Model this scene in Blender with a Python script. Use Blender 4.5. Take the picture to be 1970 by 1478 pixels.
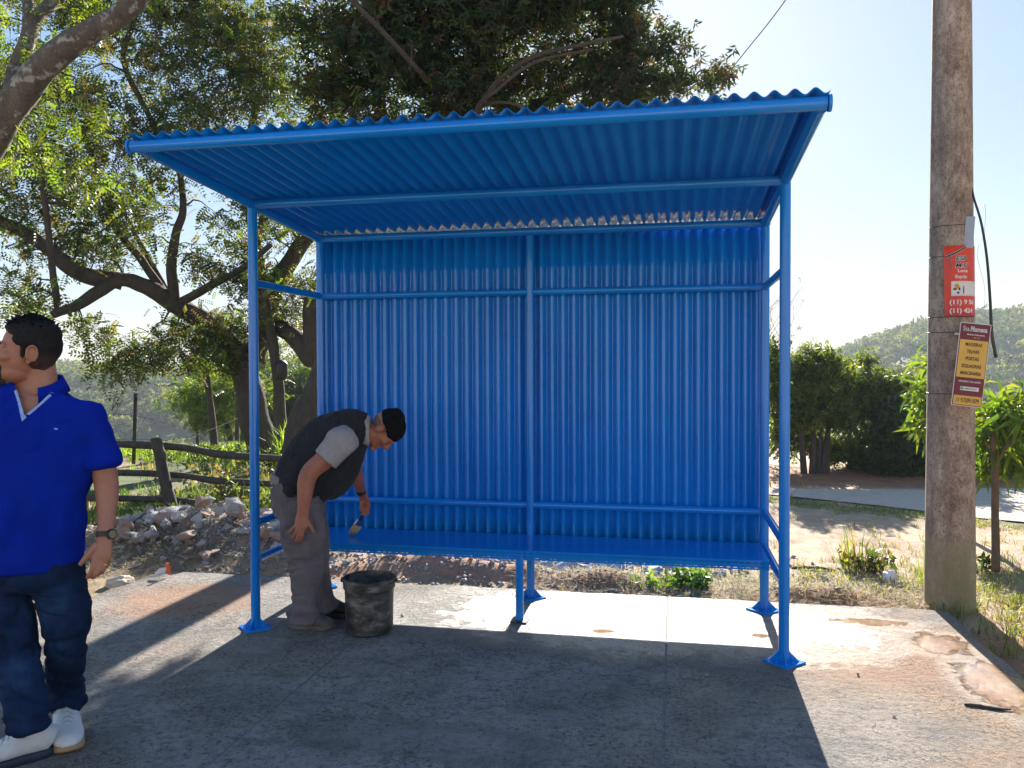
import bpy, bmesh, math, random
import numpy as np
from mathutils import Vector, Matrix
random.seed(7); rng = np.random.default_rng(7)
for o in list(bpy.data.objects): bpy.data.objects.remove(o)
S = bpy.context.scene; COL = S.collection
rad = math.radians
# ---------------- camera, sky, sun, exposure ----------------
FPX = 1558.0
CAMP = np.array([2.4307, -4.3987, 1.5361]); YAW, PITCH, ROLL = -0.1962, -0.0184, -0.0027
fw = np.array([math.sin(YAW)*math.cos(PITCH), math.cos(YAW)*math.cos(PITCH), math.sin(PITCH)])
rr = np.array([math.cos(YAW), -math.sin(YAW), 0.0]); uu = np.cross(rr, fw)
c_, s_ = math.cos(ROLL), math.sin(ROLL); rr, uu = c_*rr+s_*uu, c_*uu-s_*rr
cd = bpy.data.cameras.new('camera'); cam = bpy.data.objects.new('camera', cd); COL.objects.link(cam)
cd.sensor_width = 36; cd.lens = FPX/1970*36; cd.clip_end = 3000; cd.clip_start = 0.05
cam.matrix_world = Matrix(((rr[0], uu[0], -fw[0], CAMP[0]), (rr[1], uu[1], -fw[1], CAMP[1]), (rr[2], uu[2], -fw[2], CAMP[2]), (0, 0, 0, 1)))
S.camera = cam
SUN_EL, SUN_AZ = rad(25.0), rad(0.3)
w = bpy.data.worlds.new('World'); S.world = w; w.use_nodes = True
wn = w.node_tree; bgn = wn.nodes['Background']; sky = wn.nodes.new('ShaderNodeTexSky')
sky.sky_type = 'NISHITA'; sky.sun_disc = False; sky.sun_elevation = SUN_EL; sky.sun_rotation = SUN_AZ
sky.air_density = 1.3; sky.dust_density = 0.4; sky.ozone_density = 2.5
gam = wn.nodes.new('ShaderNodeGamma'); gam.inputs[1].default_value = .40     # hazy day: evens out the sky's bright and dark sides
hsv = wn.nodes.new('ShaderNodeHueSaturation'); hsv.inputs['Saturation'].default_value = 1.85
wn.links.new(sky.outputs[0], gam.inputs[0]); wn.links.new(gam.outputs[0], hsv.inputs['Color']); tnt = wn.nodes.new('ShaderNodeMixRGB'); tnt.blend_type = 'MULTIPLY'; tnt.inputs[0].default_value = 1; tnt.inputs[2].default_value = (.88, .96, 1.16, 1); wn.links.new(hsv.outputs[0], tnt.inputs[1]); wn.links.new(tnt.outputs[0], bgn.inputs[0]); bgn.inputs[1].default_value = 0.073
sl = bpy.data.lights.new('sun', 'SUN'); sl.energy = 2.9; sl.angle = rad(0.5); sl.color = (1.0, 0.93, 0.82)
so = bpy.data.objects.new('sun', sl); COL.objects.link(so)
sd = Vector((math.sin(SUN_AZ)*math.cos(SUN_EL), math.cos(SUN_AZ)*math.cos(SUN_EL), math.sin(SUN_EL)))
so.rotation_euler = sd.to_track_quat('Z', 'Y').to_euler(); so.location = (0, 0, 30)
S.view_settings.view_transform = 'Standard'; S.view_settings.look = 'None'; S.view_settings.gamma = 1
HAZE_D = .0011
S.view_settings.exposure = 2.5

# ---------------- helpers ----------------
def at(px, py, D): return CAMP + D*(fw + rr*(px-985)/FPX - uu*(py-739)/FPX)
def gp(px, py, z=0.0):
    d = fw + rr*(px-985)/FPX - uu*(py-739)/FPX
    return CAMP + d*((z-CAMP[2])/d[2])
def proj(P):
    D = np.asarray(P, float)-CAMP; z = D@fw
    return 985+FPX*(D@rr)/z, 739-FPX*(D@uu)/z, z
def nrm(v): v = np.asarray(v, float); return v/(np.linalg.norm(v)+1e-12)
def hsh(a):
    a = (a ^ (a >> 16))*np.uint64(0x45d9f3b) & np.uint64(0xffffffff)
    a = (a ^ (a >> 16))*np.uint64(0x45d9f3b) & np.uint64(0xffffffff)
    return ((a ^ (a >> 16)) & np.uint64(0xffff)).astype(float)/65535.0
def vnoise(P, seed=0):
    P = np.asarray(P, float); i = np.floor(P).astype(np.int64); f = P-i; f = f*f*(3-2*f); out = 0
    for dx in (0, 1):
        for dy in (0, 1):
            for dz in (0, 1):
                k = ((i[:, 0]+dx)*73856093 ^ (i[:, 1]+dy)*19349663 ^ (i[:, 2]+dz)*83492791 ^ seed*2654435761) & 0xffffffff
                wgt = (f[:, 0] if dx else 1-f[:, 0])*(f[:, 1] if dy else 1-f[:, 1])*(f[:, 2] if dz else 1-f[:, 2])
                out = out + wgt*hsh(k.astype(np.uint64))
    return out*2-1
def fbm(P, o=4, seed=0):
    P = np.asarray(P, float)
    if P.shape[1] == 2: P = np.c_[P, np.zeros(len(P))]
    a, s, t = 1.0, 0.0, 0.0
    for k in range(o):
        s = s+a*vnoise(P*(2**k), seed+k); t += a; a *= .5
    return s/t
def meta(o, label=None, cat=None, group=None, kind=None):
    if label: o['label'] = label
    if cat: o['category'] = cat
    if group: o['group'] = group
    if kind: o['kind'] = kind
    return o
def empty(name, loc, label, cat, group=None):
    o = bpy.data.objects.new(name, None); COL.objects.link(o); o.location = Vector(loc); o.empty_display_size = .1
    return meta(o, label, cat, group)
def link(name, me, m=None, parent=None, smooth=False):
    o = bpy.data.objects.new(name, me); COL.objects.link(o)
    if m is not None and len(me.materials) == 0: me.materials.append(m)
    if smooth: me.polygons.foreach_set('use_smooth', np.ones(len(me.polygons), bool))
    if parent is not None:
        o.parent = parent
        q = parent; off = Vector((0, 0, 0))
        while q is not None: off = off+q.location; q = q.parent
        o.location = -off
    return o
def mesh_np(V, Fq, col=None, name='m'):
    """V (n,3); Fq (m,k) uniform faces; col (n_faces or n_verts,3)"""
    me = bpy.data.meshes.new(name); V = np.ascontiguousarray(V, dtype=np.float32); Fq = np.ascontiguousarray(Fq, dtype=np.int32)
    me.vertices.add(len(V)); me.vertices.foreach_set('co', V.ravel())
    k = Fq.shape[1]; me.loops.add(Fq.size); me.loops.foreach_set('vertex_index', Fq.ravel())
    me.polygons.add(len(Fq)); me.polygons.foreach_set('loop_start', np.arange(0, Fq.size, k, dtype=np.int32))
    me.update(calc_edges=True)
    if col is not None:
        dom = 'FACE' if (len(col) == len(Fq) and len(col) != len(V)) else 'POINT'
        a = me.attributes.new('tint', 'FLOAT_COLOR', dom)
        a.data.foreach_set('color', np.c_[col, np.ones(len(col))].astype(np.float32).ravel())
    return me
class MB:
    def __init__(s): s.v = []; s.f = []
    def add(s, V, F):
        n = len(s.v); s.v += [tuple(map(float, p)) for p in V]; s.f += [tuple(int(i)+n for i in q) for q in F]; return s
    def box(s, c, size, R=None):
        c = np.asarray(c, float); h = np.asarray(size, float)/2
        V = np.array([[x, y, z] for x in (-1, 1) for y in (-1, 1) for z in (-1, 1)])*h
        if R is not None: V = V@np.asarray(R).T
        return s.add(V+c, [(0, 1, 3, 2), (4, 6, 7, 5), (0, 4, 5, 1), (2, 3, 7, 6), (0, 2, 6, 4), (1, 5, 7, 3)])
    def tube(s, pts, r, n=16, cap=True, hint=(0.13, .2, 1)):
        V, F = tube(pts, r, n, cap, hint); return s.add(V, F)
    def mesh(s, name='m'):
        me = bpy.data.meshes.new(name); me.from_pydata(s.v, [], s.f); me.update(); return me
    def build(s, name, m, parent=None, smooth=False, auto=None):
        me = s.mesh(name); o = link(name, me, m, parent, smooth)
        if auto: me.polygons.foreach_set('use_smooth', np.ones(len(me.polygons), bool)); me.set_sharp_from_angle(angle=rad(auto))
        return o
def tube(pts, r, n=16, cap=True, hint=(0.13, .2, 1), ry=None):
    P = np.asarray(pts, float); m = len(P); r = np.ones(m)*r if np.isscalar(r) else np.asarray(r, float)
    ry = r if ry is None else (np.ones(m)*ry if np.isscalar(ry) else np.asarray(ry, float))
    T = np.gradient(P, axis=0); U = np.zeros_like(P); W = np.zeros_like(P); u = np.asarray(hint, float)
    for i in range(m):
        t = nrm(T[i]); u = u-t*(u@t)
        if np.linalg.norm(u) < 1e-4: u = np.cross(t, (1, 0, 0.1))
        u = nrm(u); U[i] = u; W[i] = np.cross(t, u)
    a = np.linspace(0, 2*math.pi, n, endpoint=False)
    V = (P[:, None]+np.cos(a)[None, :, None]*U[:, None]*r[:, None, None]+np.sin(a)[None, :, None]*W[:, None]*ry[:, None, None]).reshape(-1, 3)
    F = [(i*n+j, i*n+(j+1) % n, (i+1)*n+(j+1) % n, (i+1)*n+j) for i in range(m-1) for j in range(n)]
    if cap:
        F.append(tuple(range(n-1, -1, -1))); F.append(tuple(range((m-1)*n, m*n)))
    return V, F
def catmull(pts, k=6):
    P = np.asarray(pts, float)
    if len(P) < 3:
        t = np.linspace(0, 1, k+1)[:, None]; return P[0]*(1-t)+P[-1]*t
    Q = np.vstack([2*P[0]-P[1], P, 2*P[-1]-P[-2]]); out = []
    for i in range(1, len(Q)-2):
        a, b, c, d = Q[i-1], Q[i], Q[i+1], Q[i+2]
        for j in range(k):
            t = j/k; out.append(.5*((2*b)+(c-a)*t+(2*a-5*b+4*c-d)*t*t+(3*b-a-3*c+d)*t**3))
    out.append(P[-1]); return np.array(out)

# ---------------- materials ----------------
def srgb(r, g, b): return tuple(((c/255+.055)/1.055)**2.4 if c/255 > .04045 else c/255/12.92 for c in (r, g, b))
class NT:
    def __init__(s, name):
        s.m = bpy.data.materials.new(name); s.m.use_nodes = True; s.t = s.m.node_tree; s.b = s.t.nodes['Principled BSDF']; s.out = s.t.nodes['Material Output']
    def n(s, ty, **k):
        x = s.t.nodes.new('ShaderNode'+ty)
        for a, v in k.items(): setattr(x, a, v)
        return x
    def l(s, a, b): s.t.links.new(a, b)
    def coord(s, scale=(1, 1, 1), kind='Object'):
        t = s.n('TexCoord'); m = s.n('Mapping'); m.inputs['Scale'].default_value = scale; s.l(t.outputs[kind], m.inputs[0]); return m.outputs[0]
    def noise(s, scale, detail=5, vec=None, rough=.6, dist=0):
        x = s.n('TexNoise'); x.inputs['Scale'].default_value = scale; x.inputs['Detail'].default_value = detail; x.inputs['Roughness'].default_value = rough
        x.inputs['Distortion'].default_value = dist
        if vec is not None: s.l(vec, x.inputs['Vector'])
        return x.outputs['Fac']
    def ramp(s, fac, stops):
        x = s.n('ValToRGB'); e = x.color_ramp.elements
        while len(e) < len(stops): e.new(.5)
        for k, (p, c) in enumerate(stops):
            e[k].position = p; e[k].color = (c, c, c, 1) if np.isscalar(c) else (*c, 1)
        s.l(fac, x.inputs[0]); return x.outputs[0]
    def mix(s, fac, a, b, mode='MIX'):
        x = s.n('MixRGB', blend_type=mode)
        for i, v in zip((0, 1, 2), (fac, a, b)):
            if hasattr(v, 'links'): s.l(v, x.inputs[i])
            elif i == 0: x.inputs[i].default_value = v
            else: x.inputs[i].default_value = (v, v, v, 1) if np.isscalar(v) else (*v, 1)
        return x.outputs[0]
    def math(s, op, a, b=0.0):
        x = s.n('Math', operation=op)
        for i, v in enumerate((a, b)):
            if hasattr(v, 'links'): s.l(v, x.inputs[i])
            else: x.inputs[i].default_value = v
        return x.outputs[0]
    def bump(s, h, strength=.3, dist=.01):
        x = s.n('Bump'); x.inputs['Strength'].default_value = strength; x.inputs['Distance'].default_value = dist; s.l(h, x.inputs['Height']); s.l(x.outputs[0], s.b.inputs['Normal']); return x
    def col(s, v):
        if hasattr(v, 'links'): s.l(v, s.b.inputs['Base Color'])
        else: s.b.inputs['Base Color'].default_value = (*v, 1)
    def rough(s, v):
        if hasattr(v, 'links'): s.l(v, s.b.inputs['Roughness'])
        else: s.b.inputs['Roughness'].default_value = v
def simple(name, c1, c2=None, rough=.7, scale=20, bump=.0, bdist=.003, metal=0, detail=6, stretch=(1, 1, 1)):
    t = NT(name); v = t.coord(stretch)
    nz = t.noise(scale, detail, v)
    t.col(t.ramp(nz, [(.32, c1), (.68, c2 or tuple(x*.7 for x in c1))])); t.rough(rough); t.b.inputs['Metallic'].default_value = metal
    if bump: t.bump(t.noise(scale*3, 6, v), bump, bdist)
    return t.m
def paint_mat():
    t = NT('blue_paint'); v = t.coord()
    n1 = t.noise(2.5, 4, v); n2 = t.noise(60, 3, v)
    c = t.ramp(n1, [(.3, (.002, .185, .64)), (.7, (.003, .230, .74))])
    t.col(t.mix(t.ramp(n2, [(.62, 0.0), (.75, .12)]), c, (.12, .25, .5)))
    t.rough(t.ramp(t.noise(14, 6, v, .7), [(.35, .08), (.68, .18)])); t.b.inputs['Specular IOR Level'].default_value = .5; t.b.inputs['Coat Weight'].default_value = 0.0; t.b.inputs['Coat Roughness'].default_value = .12
    t.bump(t.math('ADD', t.noise(7, 3, v), t.math('MULTIPLY', t.noise(90, 3, t.coord((1, 1, .12))), .12)), .07, .003); return t.m
def leaf_mat(name, trans=.45, gloss=.5):
    t = NT(name); a = t.n('Attribute', attribute_name='tint'); c = a.outputs['Color']
    t.l(c, t.b.inputs['Base Color']); t.b.inputs['Roughness'].default_value = gloss; t.b.inputs['Specular IOR Level'].default_value = .35
    tr = t.n('BsdfTranslucent'); y = t.mix(1.0, c, (1.8, 1.8, .6), 'MULTIPLY'); t.l(y, tr.inputs[0])
    mx = t.n('MixShader'); mx.inputs[0].default_value = trans; t.l(t.b.outputs[0], mx.inputs[1]); t.l(tr.outputs[0], mx.inputs[2]); t.l(mx.outputs[0], t.out.inputs[0]); return t.m
def bark_mat(name, c1, c2, lichen=0.0, sc=6):
    t = NT(name); v = t.coord((1, 1, .35)); n1 = t.noise(sc*2, 8, v, .7); n2 = t.noise(sc*9, 5, t.coord(), .7)
    c = t.ramp(n1, [(.3, c1), (.7, c2)])
    if lichen: c = t.mix(t.ramp(t.noise(sc*2.2, 4, t.coord()), [(.55, 0.0), (.62, lichen)]), c, (.42, .40, .34))
    t.col(t.mix(t.ramp(n2, [(.3, .5), (.6, 0.0)]), c, tuple(x*.35 for x in c1))); t.rough(.9); t.bump(n1, .9, .03); return t.m
def concrete_slab_mat():
    t = NT('slab_concrete'); v = t.coord(); sep = t.n('SeparateXYZ'); t.l(v, sep.inputs[0]); X, Y = sep.outputs[0], sep.outputs[1]
    big = t.noise(1.1, 6, v, .6); mid = t.noise(5, 8, v, .7); fine = t.noise(60, 8, v, .75); grit = t.noise(190, 3, v, .6)
    st = t.noise(6, 7, t.coord((.8, 1.2, 1)), .72)
    blot = t.noise(24, 6, v, .72)
    base = t.ramp(mid, [(.3, (.32, .31, .30)), (.5, (.44, .42, .395)), (.72, (.54, .51, .47))])
    base = t.mix(t.ramp(blot, [(.38, .75), (.50, 0.0)]), base, (.20, .19, .185)); base = t.mix(t.ramp(blot, [(.54, 0.0), (.64, .45)]), base, (.56, .52, .47))
    # reddish dust on the right and left parts of the slab
    dust = t.math('MULTIPLY', t.ramp(big, [(.42, 0.0), (.6, 1.0)]), t.ramp(t.math('ABSOLUTE', t.math('SUBTRACT', X, 1.5)), [(0.0, 0.0), (1.0, 1.0)]))
    right = t.ramp(t.math('MULTIPLY', t.math('SUBTRACT', X, 2.9), .8), [(0.0, 0.0), (.6, .6)])
    dd = t.math('MINIMUM', t.math('ADD', t.math('MULTIPLY', dust, .4), t.math('MULTIPLY', right, t.ramp(st, [(.35, .35), (.6, 1.0)]))), .85)
    c = t.mix(dd, base, (.50, .315, .185))
    c = t.mix(t.ramp(st, [(.34, .75), (.46, 0.0)]), c, (.17, .155, .14))
    # wet patch round the feet of the shelter: darker and smoother
    ex = t.math('MULTIPLY', t.math('SUBTRACT', X, 2.25), .62); ey = t.math('MULTIPLY', t.math('SUBTRACT', Y, .62), 1.35)
    r2 = t.math('ADD', t.math('MULTIPLY', ex, ex), t.math('MULTIPLY', ey, ey))
    wn_ = t.math('SUBTRACT', t.math('ADD', r2, t.math('MULTIPLY', t.math('SUBTRACT', t.math('ADD', t.math('MULTIPLY', t.noise(2.2, 9, v, .8), .6), t.math('MULTIPLY', t.noise(11, 8, v, .8), .4)), .5), 3.6)), .62)
    wet = t.ramp(wn_, [(0.0, 1.0), (.7, 0.0)])
    pud = t.ramp(t.math('ADD', wn_, .55), [(0.0, 1.0), (.22, 0.0)])
    dark = t.ramp(t.noise(1.7, 6, v, .65), [(.40, .5), (.56, 0.0)])
    c = t.mix(t.math('MULTIPLY', wet, .5), c, (.12, .105, .09)); c = t.mix(dark, c, (.17, .168, .165))
    c = t.mix(t.ramp(grit, [(.38, .55), (.47, 0.0)]), c, (.07, .065, .06)); c = t.mix(t.ramp(fine, [(.54, 0.0), (.66, .5)]), c, (.50, .46, .40)); c = t.mix(t.ramp(t.noise(38, 6, v, .7), [(.36, .75), (.44, 0.0)]), c, (.06, .055, .05))
    pm = None
    for cx, cy, sx, sy in ((3.90, .46, .15, .19), (3.97, -.12, .15, .36), (2.02, .33, .10, .04), (2.93, .42, .06, .035), (3.60, .80, .22, .06)):
        ax = t.math('MULTIPLY', t.math('SUBTRACT', X, cx), 1/sx); ay = t.math('MULTIPLY', t.math('SUBTRACT', Y, cy), 1/sy)
        q = t.math('ADD', t.math('ADD', t.math('MULTIPLY', ax, ax), t.math('MULTIPLY', ay, ay)), t.math('MULTIPLY', t.math('SUBTRACT', t.noise(9, 7, v, .7), .5), 4.5))
        pm = q if pm is None else t.math('MINIMUM', pm, q)
    def spot(cx, cy, sx, sy, k=2.2):
        ax = t.math('MULTIPLY', t.math('SUBTRACT', X, cx), 1/sx); ay = t.math('MULTIPLY', t.math('SUBTRACT', Y, cy), 1/sy)
        q = t.math('ADD', t.math('ADD', t.math('MULTIPLY', ax, ax), t.math('MULTIPLY', ay, ay)), t.math('MULTIPLY', t.math('SUBTRACT', t.noise(4, 9, v, .8), .5), k))
        return t.ramp(q, [(.35, 1.0), (1.0, 0.0)])
    red = t.math('MAXIMUM', spot(-.75, .45, .55, .5), spot(3.5, .35, .75, .7)); c = t.mix(t.math('MULTIPLY', red, .6), c, (.50, .26, .15))
    dampd = t.math('MAXIMUM', spot(.95, .45, .75, .5, 3.2), t.math('MAXIMUM', spot(.1, -.25, .45, .25, 3), spot(1.4, -1.2, .7, .2, 3.0)))
    c = t.mix(t.math('MULTIPLY', dampd, .45), c, (.13, .13, .13)); wet = t.math('MAXIMUM', wet, t.math('MULTIPLY', dampd, .55))
    pits = t.math('MULTIPLY', t.ramp(t.noise(2.3, 5, v, .7), [(.46, 0.0), (.60, 1.0)]), t.ramp(t.noise(52, 4, v, .7), [(.40, 1.0), (.48, 0.0)])); c = t.mix(t.math('MULTIPLY', pits, .85), c, (.07, .065, .06))
    vo = t.n('TexVoronoi', feature='DISTANCE_TO_EDGE'); vo.inputs['Scale'].default_value = .9; wv = t.n('VectorMath', operation='ADD'); nn = t.n('TexNoise'); nn.inputs['Scale'].default_value = 2.5; nn.inputs['Detail'].default_value = 8; t.l(v, nn.inputs[0]); t.l(v, wv.inputs[0]); t.l(nn.outputs['Color'], wv.inputs[1]); t.l(wv.outputs[0], vo.inputs['Vector'])
    crack = t.math('MULTIPLY', t.ramp(vo.outputs['Distance'], [(0.0, 1.0), (.0055, 0.0)]), t.ramp(t.noise(.8, 3, v), [(.50, 0.0), (.56, .9)])); c = t.mix(crack, c, (.05, .045, .04))
    muddy = t.ramp(pm, [(.75, 1.0), (1.0, 0.0)]); damp = t.ramp(t.math('MULTIPLY', pm, .4), [(.3, 1.0), (1.0, 0.0)])
    c = t.mix(t.math('MULTIPLY', damp, .55), c, (.26, .17, .115)); c = t.mix(muddy, c, (.33, .18, .085)); t.col(c)
    r = t.mix(wet, .88, .30); r = t.mix(pud, r, .24); r = t.mix(damp, r, .34); r = t.mix(muddy, r, .07); t.rough(r); wet = t.math('MAXIMUM', wet, muddy)
    h = t.math('ADD', t.math('MULTIPLY', fine, 1.0), t.math('ADD', t.math('MULTIPLY', grit, .5), t.math('MULTIPLY', mid, 1.2)))
    t.b.inputs['Specular IOR Level'].default_value = .35; t.bump(t.math('MULTIPLY', t.math('ADD', h, t.math('MULTIPLY', blot, 1.5)), t.mix(wet, 1.0, .30)), 1.0, .022); return t.m
def tint_mat(name, rough=.9, fs=40, bump=.5, bd=.02, contrast=.5):
    t = NT(name); a = t.n('Attribute', attribute_name='tint'); v = t.coord()
    f1 = t.noise(fs, 8, v, .75); f2 = t.noise(fs*.12, 6, v, .6)
    c = t.mix(1.0, a.outputs['Color'], t.ramp(f1, [(.3, 1-contrast), (.7, 1+contrast*.5)]), 'MULTIPLY')
    c = t.mix(1.0, c, t.ramp(f2, [(.3, .75), (.7, 1.2)]), 'MULTIPLY'); t.col(c); t.rough(rough); t.bump(f1, bump, bd); return t.m
M = dict(
    paint=paint_mat(), leaf=leaf_mat('leaf'), leaf_far=leaf_mat('far_leaf', .35, .95), grass=leaf_mat('grass_blade', .4, .5),
    bark=bark_mat('bark_dark', (.045, .033, .024), (.11, .082, .06)), bark_l=bark_mat('bark_lichen', (.07, .052, .04), (.19, .145, .11), .8, 5),
    bark_mid=bark_mat('bark_brown', (.07, .048, .033), (.15, .105, .07)), bark_red=bark_mat('bark_red', (.07, .038, .024), (.16, .085, .05)), twig=simple('twig_bark', (.16, .10, .055), (.09, .055, .03), .85, 12, .3),
    slab=concrete_slab_mat(), ground=tint_mat('ground_soil'), wood=bark_mat('grey_weathered_wood', (.035, .028, .022), (.12, .098, .08), 0, 8),
    rock_g=simple('broken_concrete', (.52, .50, .48), (.31, .275, .25), .92, 9, .8, .01), rock_r=simple('broken_concrete_clay', (.42, .29, .225), (.29, .20, .16), .95, 7, .8, .01),
    rock_b=simple('blue_grey_stone', (.45, .46, .48), (.28, .28, .29), .85, 10, .7, .01),
    skin=simple('skin_tan', (.43, .185, .11), (.36, .145, .085), .5, 9, .15, .001), skin2=simple('skin_sunburnt', (.42, .155, .09), (.31, .105, .06), .5, 9, .2, .001),
    hair=simple('black_hair', (.006, .005, .005), (.012, .010, .009), .55, 90, .7, .004, stretch=(1, 1, 3)),
    beard=simple('beard_hair', (.03, .022, .018), (.09, .075, .065), .8, 160, .9, .003),
    white=simple('white_leather', (.74, .74, .74), (.62, .62, .62), .5, 16, .1), navy=simple('navy_rubber', (.02, .03, .06), None, .5, 20),
    gum=simple('gum_rubber', (.42, .28, .15), (.32, .20, .10), .6, 20), black=simple('black_rubber', (.015, .015, .016), (.028, .027, .026), .5, 30, .2),
    strap=simple('brown_strap', (.06, .035, .03), None, .6, 40, .2), metal=simple('steel', (.5, .5, .5), (.4, .4, .4), .3, 30, 0, .003, 1), gold=simple('gold_ring', (.8, .55, .2), None, .25, 30, 0, .003, 1),
)
def fabric(name, c1, c2, weave=600, rough=.9, fold=.5, fs=7, sheen=.05):
    t = NT(name); t.b.inputs['Specular IOR Level'].default_value = .12; v = t.coord(); n1 = t.noise(fs, 5, v, .55, .6); n2 = t.noise(weave, 2, v)
    t.col(t.ramp(n1, [(.3, c1), (.7, c2)])); t.rough(rough); t.b.inputs['Sheen Weight'].default_value = sheen
    h = t.math('ADD', t.math('MULTIPLY', n1, 1.0), t.math('MULTIPLY', n2, .06)); t.bump(h, fold, .03); return t.m
for k_ in ('hair', 'beard'): M[k_].node_tree.nodes['Principled BSDF'].inputs['Specular IOR Level'].default_value = .12
M['polo'] = fabric('royal_blue_pique', (.001, .015, .27), (.0015, .021, .33), 500, .9, .25, 7, 0.0)
M['check'] = fabric('light_blue_check', (.20, .33, .68), (.38, .50, .82), 300, .85, .15, 60)
def jeans_mat():
    t = NT('dark_denim'); t.b.inputs['Specular IOR Level'].default_value = .15; v = t.coord(); n1 = t.noise(5.5, 8, v, .62); n2 = t.noise(500, 2, t.coord((1, 1, .4)))
    c = t.ramp(n1, [(.40, (.004, .011, .036)), (.58, (.008, .026, .078)), (.74, (.024, .065, .155))]); t.col(t.mix(t.ramp(n2, [(.4, 0.0), (.7, .06)]), c, (.10, .15, .25)))
    t.rough(.85); t.bump(n2, .25, .002); return t.m
M['jeans'] = jeans_mat()
M['vest'] = fabric('charcoal_fleece', (.022, .024, .028), (.034, .035, .040), 260, .95, .3)
M['tee'] = fabric('grey_marl_jersey', (.36, .34, .335), (.30, .285, .28), 400, .9, .3, 30)
M['cargo'] = fabric('dusty_grey_work_trousers', (.115, .10, .115), (.17, .145, .15), 500, .92, .35, 9)
def smear(V, amt=.01, fs=6., seed=3):
    return V

# ---------------- ground ----------------
def fine_axis(lo, hi, step, far_lo, far_hi, g=1.12):
    a = list(np.arange(lo, hi+1e-6, step)); s = step; x = a[-1]; up = []
    while x < far_hi: s *= g; x += s; up.append(x)
    s = step; x = a[0]; dn = []
    while x > far_lo: s *= g; x -= s; dn.append(x)
    return np.array(dn[::-1]+a+up)
XS = fine_axis(-4, 7, .05, -420, 420); YS = fine_axis(-4.6, 5, .05, -60, 480)
GX, GY = np.meshgrid(XS, YS)
def gauss(x, y, cx, cy, sx, sy): return np.exp(-((x-cx)/sx)**2-((y-cy)/sy)**2)
def sstep(a, b, x): t = np.clip((x-a)/(b-a), 0, 1); return t*t*(3-2*t)
SLAB = (-1.42, 4.13, 1.13)
def ground_h(x, y):
    x = np.asarray(x, float); y = np.asarray(y, float); sh = x.shape; xf, yf = x.ravel(), y.ravel()
    P = np.c_[xf, yf]
    h = -.035+.018*fbm(P*1.3, 4, 11)+.012*fbm(P*6, 3, 12)
    heap = .30*gauss(xf, yf, -1.9, 2.1, .95, .55)+.16*gauss(xf, yf, -.7, 1.9, .7, .45)+.10*gauss(xf, yf, .7, 2.3, 1.0, .5)
    mound = .13*gauss(xf, yf, .55, 1.62, .42, .2)+.10*gauss(xf, yf, 1.15, 1.52, .3, .14)+.10*gauss(xf, yf, 1.95, 1.5, .3, .16)+.09*gauss(xf, yf, 3.42, 1.42, .3, .13)
    h = h+(heap+mound)*(1+.35*fbm(P*5, 3, 13))+.03*gauss(xf, yf, -.2, 1.45, .5, .1)
    h = h+.05*sstep(6.9, 7.6, yf-.08*(xf-3.8))*(1-sstep(8.5, 10, yf))*sstep(2, 3, xf)*(1+.5*fbm(P*2.5, 3, 15))
    ins = (xf > SLAB[0]-.02) & (xf < SLAB[1]+.02) & (yf < SLAB[2]+.02)
    h = np.where(ins, np.minimum(h, -.05), h)
    r = np.hypot(xf-CAMP[0], yf-CAMP[1]); th = np.arctan2(xf-CAMP[0], yf-CAMP[1])-YAW   # bearing from the road side
    left = 1-sstep(-.12, .1, th)
    r0 = 16+6*(1-left)
    h = h-(17+0*left)*sstep(r0, 62, r)*(yf > -4)
    R = 175+75*(1-left)
    H = 15.0+.8*np.sin(th*9)+15.0*sstep(.30, .52, th)*(1-left)
    h = h+H*sstep(80, R, r)*(yf > -4)-18*sstep(R+40, R+170, r)*(yf > -4)
    h = h+.52*np.clip(-8.5-yf, 0, 13)*(.85+.15*fbm(P*.15, 3, 18))     # unseen bank behind the camera, added to bounce sunlight into the shelter's shade
    far = sstep(20, 60, r)*(yf > -4); h = h+far*1.3*fbm(P*.05, 4, 17)
    return h.reshape(sh)
GZ = ground_h(GX, GY)
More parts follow.
